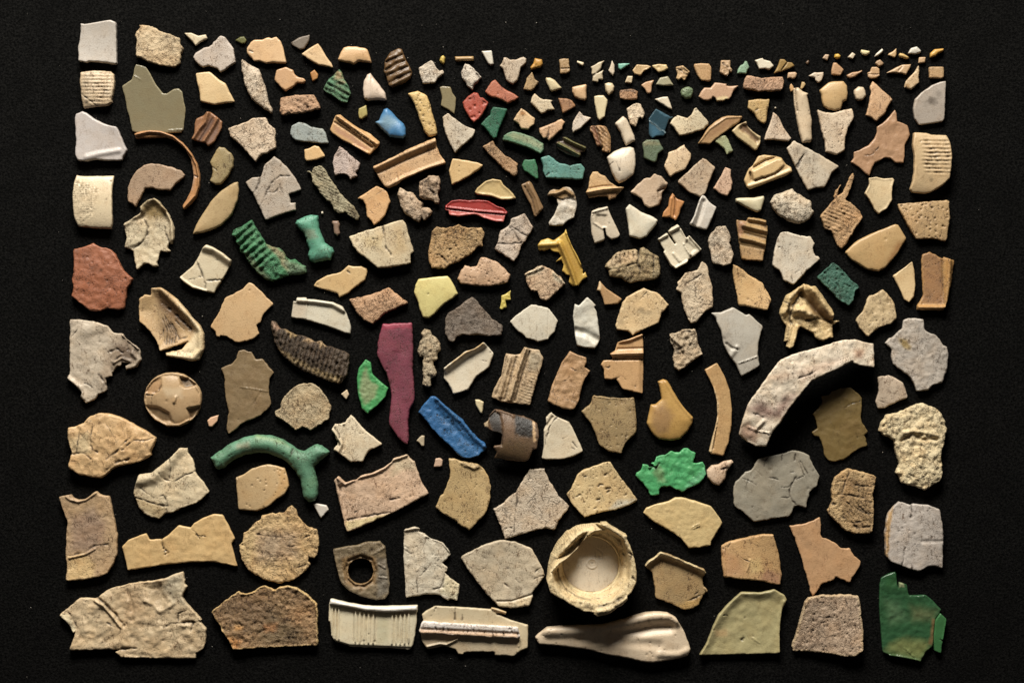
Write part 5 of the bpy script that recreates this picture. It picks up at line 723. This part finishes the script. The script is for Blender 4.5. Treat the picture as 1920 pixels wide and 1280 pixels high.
p('s','blocky grey-white shard with a notch in its top edge, in the right-hand column','b9aea4','g',14,"1060,320 1110,330 1200,365 1230,345 1420,365 1540,410 1560,500 1585,700 1590,1000 1580,1120 1480,1095 1400,1100 1290,1155 1200,1130 1080,1080 960,1040 895,970 890,680 920,470 1000,370",('S',"1097,632",2.4,.8),('S',"1055,668",2.4,.8),('S',"1245,700",2.8,.8),('S',"1045,805",2.4,.7),('S',"1180,660",2,.6),('S',"1240,915",1.6,.6),('S',"1130,575",1.5,.5),('S',"970,630",2,.5),('C',"1205,365 1212,430 1198,500",2.2),('C',"1130,870 1115,960 1095,1075",1.8),('C',"1400,430 1430,390",1.2),('C',"1210,1130 1205,1070",1.4),('R',"905,480 920,700 905,960",3,2,0),('Q',"890,680 920,480 1000,370 950,600 920,1000 895,970",'bd9660',2),('S',"910,870",2,.7),('S',"905,955",2,.7),('R',"1330,800 1570,790",5,-1.5,0),('N',7,1))
tile(100,1020,360)
p('s','biggest torn cream slab with a hollow and several splits, at the lower left corner','c9b290','g',10,"1300,270 1315,390 1340,420 1300,480 1290,520 1330,580 1480,750 1470,770 1500,810 1530,840 1525,980 1500,1040 1425,1090 1425,1140 1310,1145 1000,1135 680,1130 620,1075 670,1050 500,1050 160,1060 190,960 230,860 200,885 150,800 60,710 100,670 180,610 260,530 430,540 540,450 750,395 860,375 1000,365 1110,340 1230,290",('C',"435,525 520,590 620,690 710,815",3.2),('R',"420,560 500,610 590,710 680,830",4,5,0),('C',"1095,830 1180,792 1290,780 1410,772 1480,770",2.6),('C',"1400,775 1375,865",2.2),('C',"620,1058 740,1040 830,1038",2.6),('C',"540,780 620,830",1.6),('C',"1250,770 1250,690 1330,660",1.6),('C',"150,680 200,740 230,810",2),('L',"930,430 1080,400 1130,520 1090,620 1000,600",-8,12,.3),('S',"1030,480",7,.5),('S',"1120,620",5,.5),('R',"920,560 1000,600 1060,670 1160,620 1200,590",6,3,0),('R',"1290,810 1380,820",5,2,0),('Q',"60,710 130,680 230,830 200,885",'e2d2b0',2),('Q',"1150,320 1300,280 1320,600 1200,580 1080,420",'b8aa90',10),('S',"455,740",3,.4),('S',"600,490",3,.3),('S',"1440,820",2,.3),('N',13,4),('P',24,1.5,1.3),('Q',"700,440 860,400 900,760 700,760",'b79c7a',14),('R',"740,470 800,640 790,760",5,-2,.15))
tile(390,940,360)
p('s','rough cream disc with a frayed nub on top and a notch at right','c9a97a','w',9,"840,40 880,80 890,130 940,190 1000,250 1090,280 1110,400 1090,540 1065,570 1010,555 1000,600 1025,630 950,710 860,780 720,815 620,800 480,740 400,680 350,600 320,520 310,430 350,400 360,310 400,290 450,230 520,180 540,140 640,110 670,125 770,100 810,50",('C',"490,330 600,345 740,355",2),('C',"800,440 900,445",1.6),('C',"960,360 1080,320",1.8),('C',"880,665 1000,615",1.8),('S',"815,405",3,.7),('S',"580,625",2.4,.7),('S',"740,545",2.2,.7),('S',"660,600",2,.6),('S',"740,600",2,.6),('S',"600,400",4,.3),('Q',"400,320 480,230 520,300 440,460 420,620 350,600 320,440",'d2b482',6),('Q',"480,300 900,290 900,560 500,600",'b39a7c',14),('P',30,1.6,2),('N',7,2))
p('nut','drilled brown-grey nut-like piece with a large round hole','7f6f56','g',15,"1245,475 1420,440 1500,430 1580,400 1720,395 1770,450 1785,560 1815,780 1810,920 1770,970 1680,980 1560,950 1420,890 1330,810 1290,660",('H',"1530,563 1595,575 1638,620 1658,690 1640,755 1595,805 1530,823 1465,810 1415,765 1397,695 1412,630 1460,580"),('R',"1530,540 1640,580 1680,690 1650,790 1570,845 1470,840 1390,770 1375,680 1410,590 1530,540",5,-5,.25),('Q',"1340,560 1500,520 1690,560 1700,800 1540,880 1380,820 1350,680",'8b6c40',5),('N',8,2.5),('S',"1330,560",5,.3),('S',"1640,480",3,.4),('R',"1650,520 1760,460",4,2,0),('R',"1710,620 1770,660",3,2,0),('R',"1710,750 1790,760",3,2,0),('Q',"1700,560 1790,560 1810,900 1700,960 1690,800",'7d7466',6))
tile(370,1080,300)
p('s','dark brown mottled earthy shard with a pale edge, in the bottom row','8f7250','w',11,"490,175 520,200 570,215 660,190 750,120 800,108 920,165 980,125 1100,110 1180,130 1320,220 1440,330 1445,560 1450,830 1280,830 800,850 430,880 380,770 270,600 165,415",('F',2.5,'d9b982'),('E',3,2),('Q',"300,330 700,250 900,500 600,620 350,500",'7d6448',22),('Q',"1080,360 1400,400 1420,700 1240,600 1100,520",'b0885a',10),('Q',"900,450 1250,650 1200,800 800,800 760,640",'746044',16),('Q',"330,700 520,760 480,870 400,830",'b9803c',6),('Q',"460,580 560,600 540,640 450,630",'c58f48',4),('Q',"800,580 960,560 940,660 800,660",'a87440',6),('N',7,3),('N',4,1.8),('P',50,1.6,2))
tile(590,1040,300)
p('cap','ivory ribbed wall piece with a smooth rolled rim, in the bottom row','d5c9ad','a',10,"190,525 220,525 400,570 600,600 850,610 1100,605 1235,600 1235,665 1225,700 1225,780 1205,950 1180,1080 1140,1135 900,1120 420,1100 400,1085 250,1040 200,970 185,800 165,790 175,590",*[('R',"%d,%d %d,%d"%(x,y,x-4,y2),1.9,3.6,0) for x,y,y2 in ((212,620,960),(252,630,1000),(292,635,1000),(492,670,1040),(544,675,1045),(596,680,1050),(648,682,1050),(706,684,1050),(932,690,1060),(980,690,1060),(1030,690,1060),(1082,688,1060),(1130,686,1050))],*[('R',"%d,%d %d,%d"%(x,y,x-4,y2),1.8,-1.5,.5) for x,y,y2 in ((232,640,990),(272,640,1000),(470,690,1040),(518,690,1050),(570,690,1050),(622,690,1050),(676,690,1050),(728,690,1050),(955,700,1060),(1005,700,1060),(1056,700,1060),(1106,700,1060))],('S',"590,1030",3,.5),('S',"720,1035",3,.5),('S',"1120,1020",4,.5),('S',"650,945",2,.5),('R',"230,600 420,640 620,680 860,700 1220,680",3,-2,.3),('R',"260,1040 420,1090 900,1110 1140,1120",4,-3,0),('Q',"760,700 900,700 890,1060 740,1050",'c9c0a2',6))
c('rim','e6dfd4','a',9,"178,590 190,527 222,527 400,572 620,607 850,614 1232,603 1233,662 1000,678 840,682 600,662 400,618 300,606",7,('D',5))
tile(770,1070,300)
p('s','pale moulded plate crossed by a raised bright bar, in the bottom row','c6b596','a',8,"290,420 540,430 960,460 970,440 1050,450 1150,490 1140,520 1050,520 1200,590 1340,630 1410,650 1405,920 1300,970 1240,1020 1010,1015 1000,970 830,970 640,975 630,1000 570,995 540,940 400,900 200,940 140,850 120,750 100,710 130,620 150,590 135,520 180,480",('C',"537,440 535,500 528,590",2),('C',"612,520 618,590",1.6),('C',"1040,515 1150,520",2.6),('R',"200,905 350,870 430,880 560,815",3,4,.1),('S',"1295,915",2.4,.8),('S',"525,580",2,.7),('S',"300,445",3,.7),('S',"245,535",1.5,.6),('S',"980,620",1.5,.5),('C',"310,425 280,480 310,440",1.6),('R',"1300,820 1290,960",5,3,0),('Q',"150,760 1290,810 1280,1010 1000,1000 560,980 200,940",'b3a288',4),('R',"980,445 1150,500",4,4,0),('Q',"960,440 1150,490 1140,520 1040,515",'c9a878',2))  # darker area below the bar paints the bar's shadow into the plate colour
c('bar','e6dcd4','g',13,"150,595 500,620 900,642 1290,665 1310,780 1290,798 900,788 600,765 300,748 120,742 102,710 130,625",5,('Q',"110,690 500,690 900,722 1290,735 1300,795 900,788 600,765 120,742",'c8a88a',4),*[('C',"%d,%d %d,%d"%(x,y,x+dx,y+38),1.5) for x,y,dx in ((215,660,10),(300,672,14),(400,676,-8),(455,692,8),(540,700,-10),(630,690,10),(690,700,-14),(755,690,6),(900,705,-20),(985,735,8),(1030,738,-6),(1110,735,10),(1185,680,-16),(1200,690,20),(1280,750,12))],('R',"140,690 600,712 1290,745",5,-3,.2),('S',"1190,690",3,.4))
tile(740,970,300)
p('film','off-white torn sheet shard with a bitten pinholed right side','cfc3ae','g',7,"115,140 250,110 300,135 290,165 360,190 380,215 450,260 580,300 660,410 670,450 600,520 570,545 630,600 625,640 600,660 660,720 780,800 770,900 750,1000 660,970 640,1000 540,930 400,920 240,940 130,960 120,700 105,500 110,300",*[('S',s,r,.8) for s,r in (("515,515",2.6),("485,495",2),("455,445",1.8),("530,500",1.8),("510,575",1.6),("585,600",2),("610,615",2.4),("560,605",1.6),("585,410",1.6),("490,450",1.4),("515,700",1.8),("670,835",2),("690,930",2),("725,845",1.8),("635,800",1.5),("705,800",1.5),("220,855",1.6),("490,555",1.5),("540,590",1.6))],('C',"350,405 360,440",2),('C',"125,345 180,375",2),('C',"115,380 195,440",1.8),('C',"165,450 200,435",1.4),('C',"260,655 310,580 380,620 300,700",1.2),('C',"255,350 320,325",1),('C',"600,690 580,780 530,860",1.6),('C',"460,860 590,830",1.8),('C',"270,690 270,900",.9),('Q',"600,690 780,800 750,1000 520,900 580,830",'dbcfb0',3),('R',"380,220 580,300 660,410",3,3,0),('R',"120,150 290,120",4,4,0),('S',"560,740",8,.15),('N',9,1.6))
p('s','broad grey-white fan shard with a domed top edge, left of the round bottle cap','c2b299','g',10,"790,470 1060,330 1200,280 1320,270 1450,290 1640,370 1700,470 1770,600 1800,690 1750,770 1650,900 1660,960 1610,1055 1500,1070 1400,1085 1250,1060 1130,940 1000,780 880,620",('C',"1320,790 1360,820 1400,855",1.8),('C',"1690,650 1730,610 1770,595",1.6),('C',"1680,735 1740,705 1790,695",1.6),('C',"1450,740 1500,775",1.3),('S',"1355,610",2.6,.7),('S',"1275,540",4,.3),('S',"1080,485",3,.3),('S',"1245,315",1.8,.7),('S',"1450,355",2.2,.7),('S',"1380,325",1.8,.6),('S',"1370,460",1.6,.5),('S',"1495,540",1.6,.4),('S',"1010,780",2,.6),('S',"1070,610",2,.3),('Q',"1230,1020 1400,1010 1640,930 1660,960 1610,1055 1400,1085 1250,1060",'d6c2a0',3),('R',"1230,1000 1400,1000 1650,920",3,-2.5,.25),('S',"1450,1065",4,.6),('S',"1560,1050",3,.5),('C',"880,560 960,680",.9),('N',12,1.3))
tile(1000,960,300)
p('cap','round ivory bottle cap with a torn ribbed wall, opening upwards','d6c096','g',60,"165,740 175,620 210,500 280,360 390,230 520,160 640,135 800,130 810,110 880,115 1000,195 1110,255 1105,290 1150,380 1190,500 1215,620 1225,720 1215,820 1160,930 1110,970 1115,1010 1060,1070 1000,1110 900,1180 760,1210 720,1185 720,1160 600,1150 480,1090 360,1020 200,930 155,790",('H',"640,292 690,288 790,305 880,350 955,420 1010,510 1025,620 1010,730 955,830 880,900 790,945 690,960 590,945 500,900 420,830 365,730 348,640 330,585 450,498 520,425 580,345"),('L',"235,690 310,600 440,505 560,410 640,275 750,200 900,200 1050,300 1110,440 1140,620 1130,760 1050,890 930,1000 780,1060 600,1010 440,990 330,920 255,800",-30,4,0),('L',"330,640 450,500 640,285 720,225 830,240 960,320 1050,440 1075,620 1050,760 970,890 860,970 690,1005 520,970 410,885 330,760",-16,4,.1),('R',"285,660 300,760 380,900 500,985 690,1030",2,-3,.75),('R',"760,215 900,255 1020,360 1085,500",2,-3,.45),('W',"150,800 150,500 250,300 400,150 700,80 850,180 740,190 640,260 560,380 450,480 300,560 200,660",34),('V',690,640,120,1.0,.55,"165,760 170,500 280,300 450,150 640,120 740,140 620,190 480,270 370,390 280,500 215,620"),('S',"480,330",4,.5),('S',"400,440",4,.5),('S',"540,310",3,.5),('S',"270,540",3,.6),('S',"210,640",3,.6),('S',"645,265",2.5,.8),('S',"740,185",2.5,.8),('S',"500,300",2,.7),('S',"250,545",2,.7),('S',"590,250",2,.6),('C',"285,510 340,480 420,450 500,370 580,300",2),('C',"380,440 440,420 500,340",1.6),('S',"1085,275",4,.8),('S',"1150,470",3,.7),('S',"1190,760",3,.8),('S',"640,1090",6,.55),('S',"560,1060",3,.6),('S',"690,1130",3,.6),('S',"200,870",3,.8),('C',"1130,450 1170,480 1150,550",2.4),('C',"1100,960 950,1050 780,1090",3),('R',"760,1150 900,1130 1100,990",7,5,0),('N',6,1.5),('S',"880,1140",3,.6),('C',"930,1080 1000,1110",2.4),('C',"1170,740 1210,790",2))
c('bead','e0cfa6','a',8,"690,262 800,275 905,325 985,405 1040,510 1060,620 1040,740 985,845 905,930 800,980 690,995 580,980 475,930 395,845 340,740 318,620 340,510 395,405 475,325 580,275",4,('H',"690,292 790,302 880,347 957,418 1013,508 1028,620 1013,732 957,832 880,902 790,948 690,963 590,948 500,902 418,832 363,732 347,620 363,508 418,418 500,347 590,302"),('D',3),('S',"790,935",2,.7),('S',"410,815",2,.6))
c('liner','cabda9','a',5,"690,285 795,297 885,343 960,415 1017,506 1032,620 1017,734 960,836 885,906 795,952 690,967 585,952 496,906 414,836 359,734 343,620 359,506 414,415 496,343 585,297",1,('R',"705,560 740,570 762,600 762,640 735,665 700,672 665,660 645,630 650,595 675,568 705,560",1.6,1.6,.12),('S',"705,610",2.6,.5),('S',"790,530",3,.25),('R',"770,440 830,480 830,550 780,560 740,520 750,460",1.2,-.8,.18))
tile(990,1110,471.43)
p('spoon','long bone-white spoon-shaped piece with a scooped wide end, in the bottom row','d4bfa4','a',16,"145,265 250,255 400,250 560,245 680,215 800,180 900,150 1000,145 1070,155 1130,190 1190,290 1225,380 1240,430 1220,480 1150,500 1050,520 950,535 890,530 760,500 600,470 440,430 270,410 130,395 85,395 55,340 80,315",('R',"150,290 400,285 560,275 700,240 820,205 950,175 1080,175 1130,210",17,8,0),('R',"620,330 800,300 950,270 1080,260",17,-7,0),('R',"400,350 600,350 800,380 1000,400",14,-3,0),('R',"1000,470 1150,470 1210,440",10,3,0),('S',"845,220",4,.55),('S',"920,215",3,.6),('S',"805,245",3,.35),('S',"1090,190",2.6,.5),('S',"1015,195",2,.4),('S',"135,335",2,.6),('S',"160,300",1.8,.6),('S',"255,315",2,.4),('S',"420,315",1.6,.5),('S',"630,290",2,.5),('S',"700,265",2,.4),('S',"1000,410",1.8,.6),('S',"1040,435",1.8,.5),('S',"1020,465",7,.3),('S',"560,440",2,.4),('S',"440,420",2,.4),('S',"905,470",3,.25),('P',20,1.3,1.4),('D',4))

# ---------------------------------------------------------------- lint on the cloth: too fine to count
def lint():
    rs = random.Random(4); v, f = [], []
    m = bpy.data.materials.new('lint'); m.use_nodes = True; b = m.node_tree.nodes['Principled BSDF']
    b.inputs['Base Color'].default_value = (.30, .27, .23, 1); b.inputs['Roughness'].default_value = .9
    for i in range(130):
        x = rs.uniform(40, 1880); y = 1280*rs.random()**1.25; r = rs.choice((.35, .45, .55, .7, 1.0))
        if rs.random() < .18: x, y = rs.gauss(760, 90), rs.gauss(110, 40)
        X, Y = (x-960)*S, (640-y)*S; k = len(v); r *= S; a = rs.uniform(0, 3); e = rs.uniform(.5, 1)
        for q in range(5): v.append((X+r*math.cos(a+q*1.2566), Y+r*e*math.sin(a+q*1.2566), .1*S))
        v.append((X, Y, r*1.1)); f += [(k+q, k+(q+1) % 5, k+5) for q in range(5)]
    me = bpy.data.meshes.new('lint'); me.from_pydata(v, [], f); me.materials.append(m)
    o = bpy.data.objects.new('lint', me); COL.objects.link(o); o['kind'] = 'stuff'; o['label'] = 'pale lint flecks scattered on the black cloth'
lint()
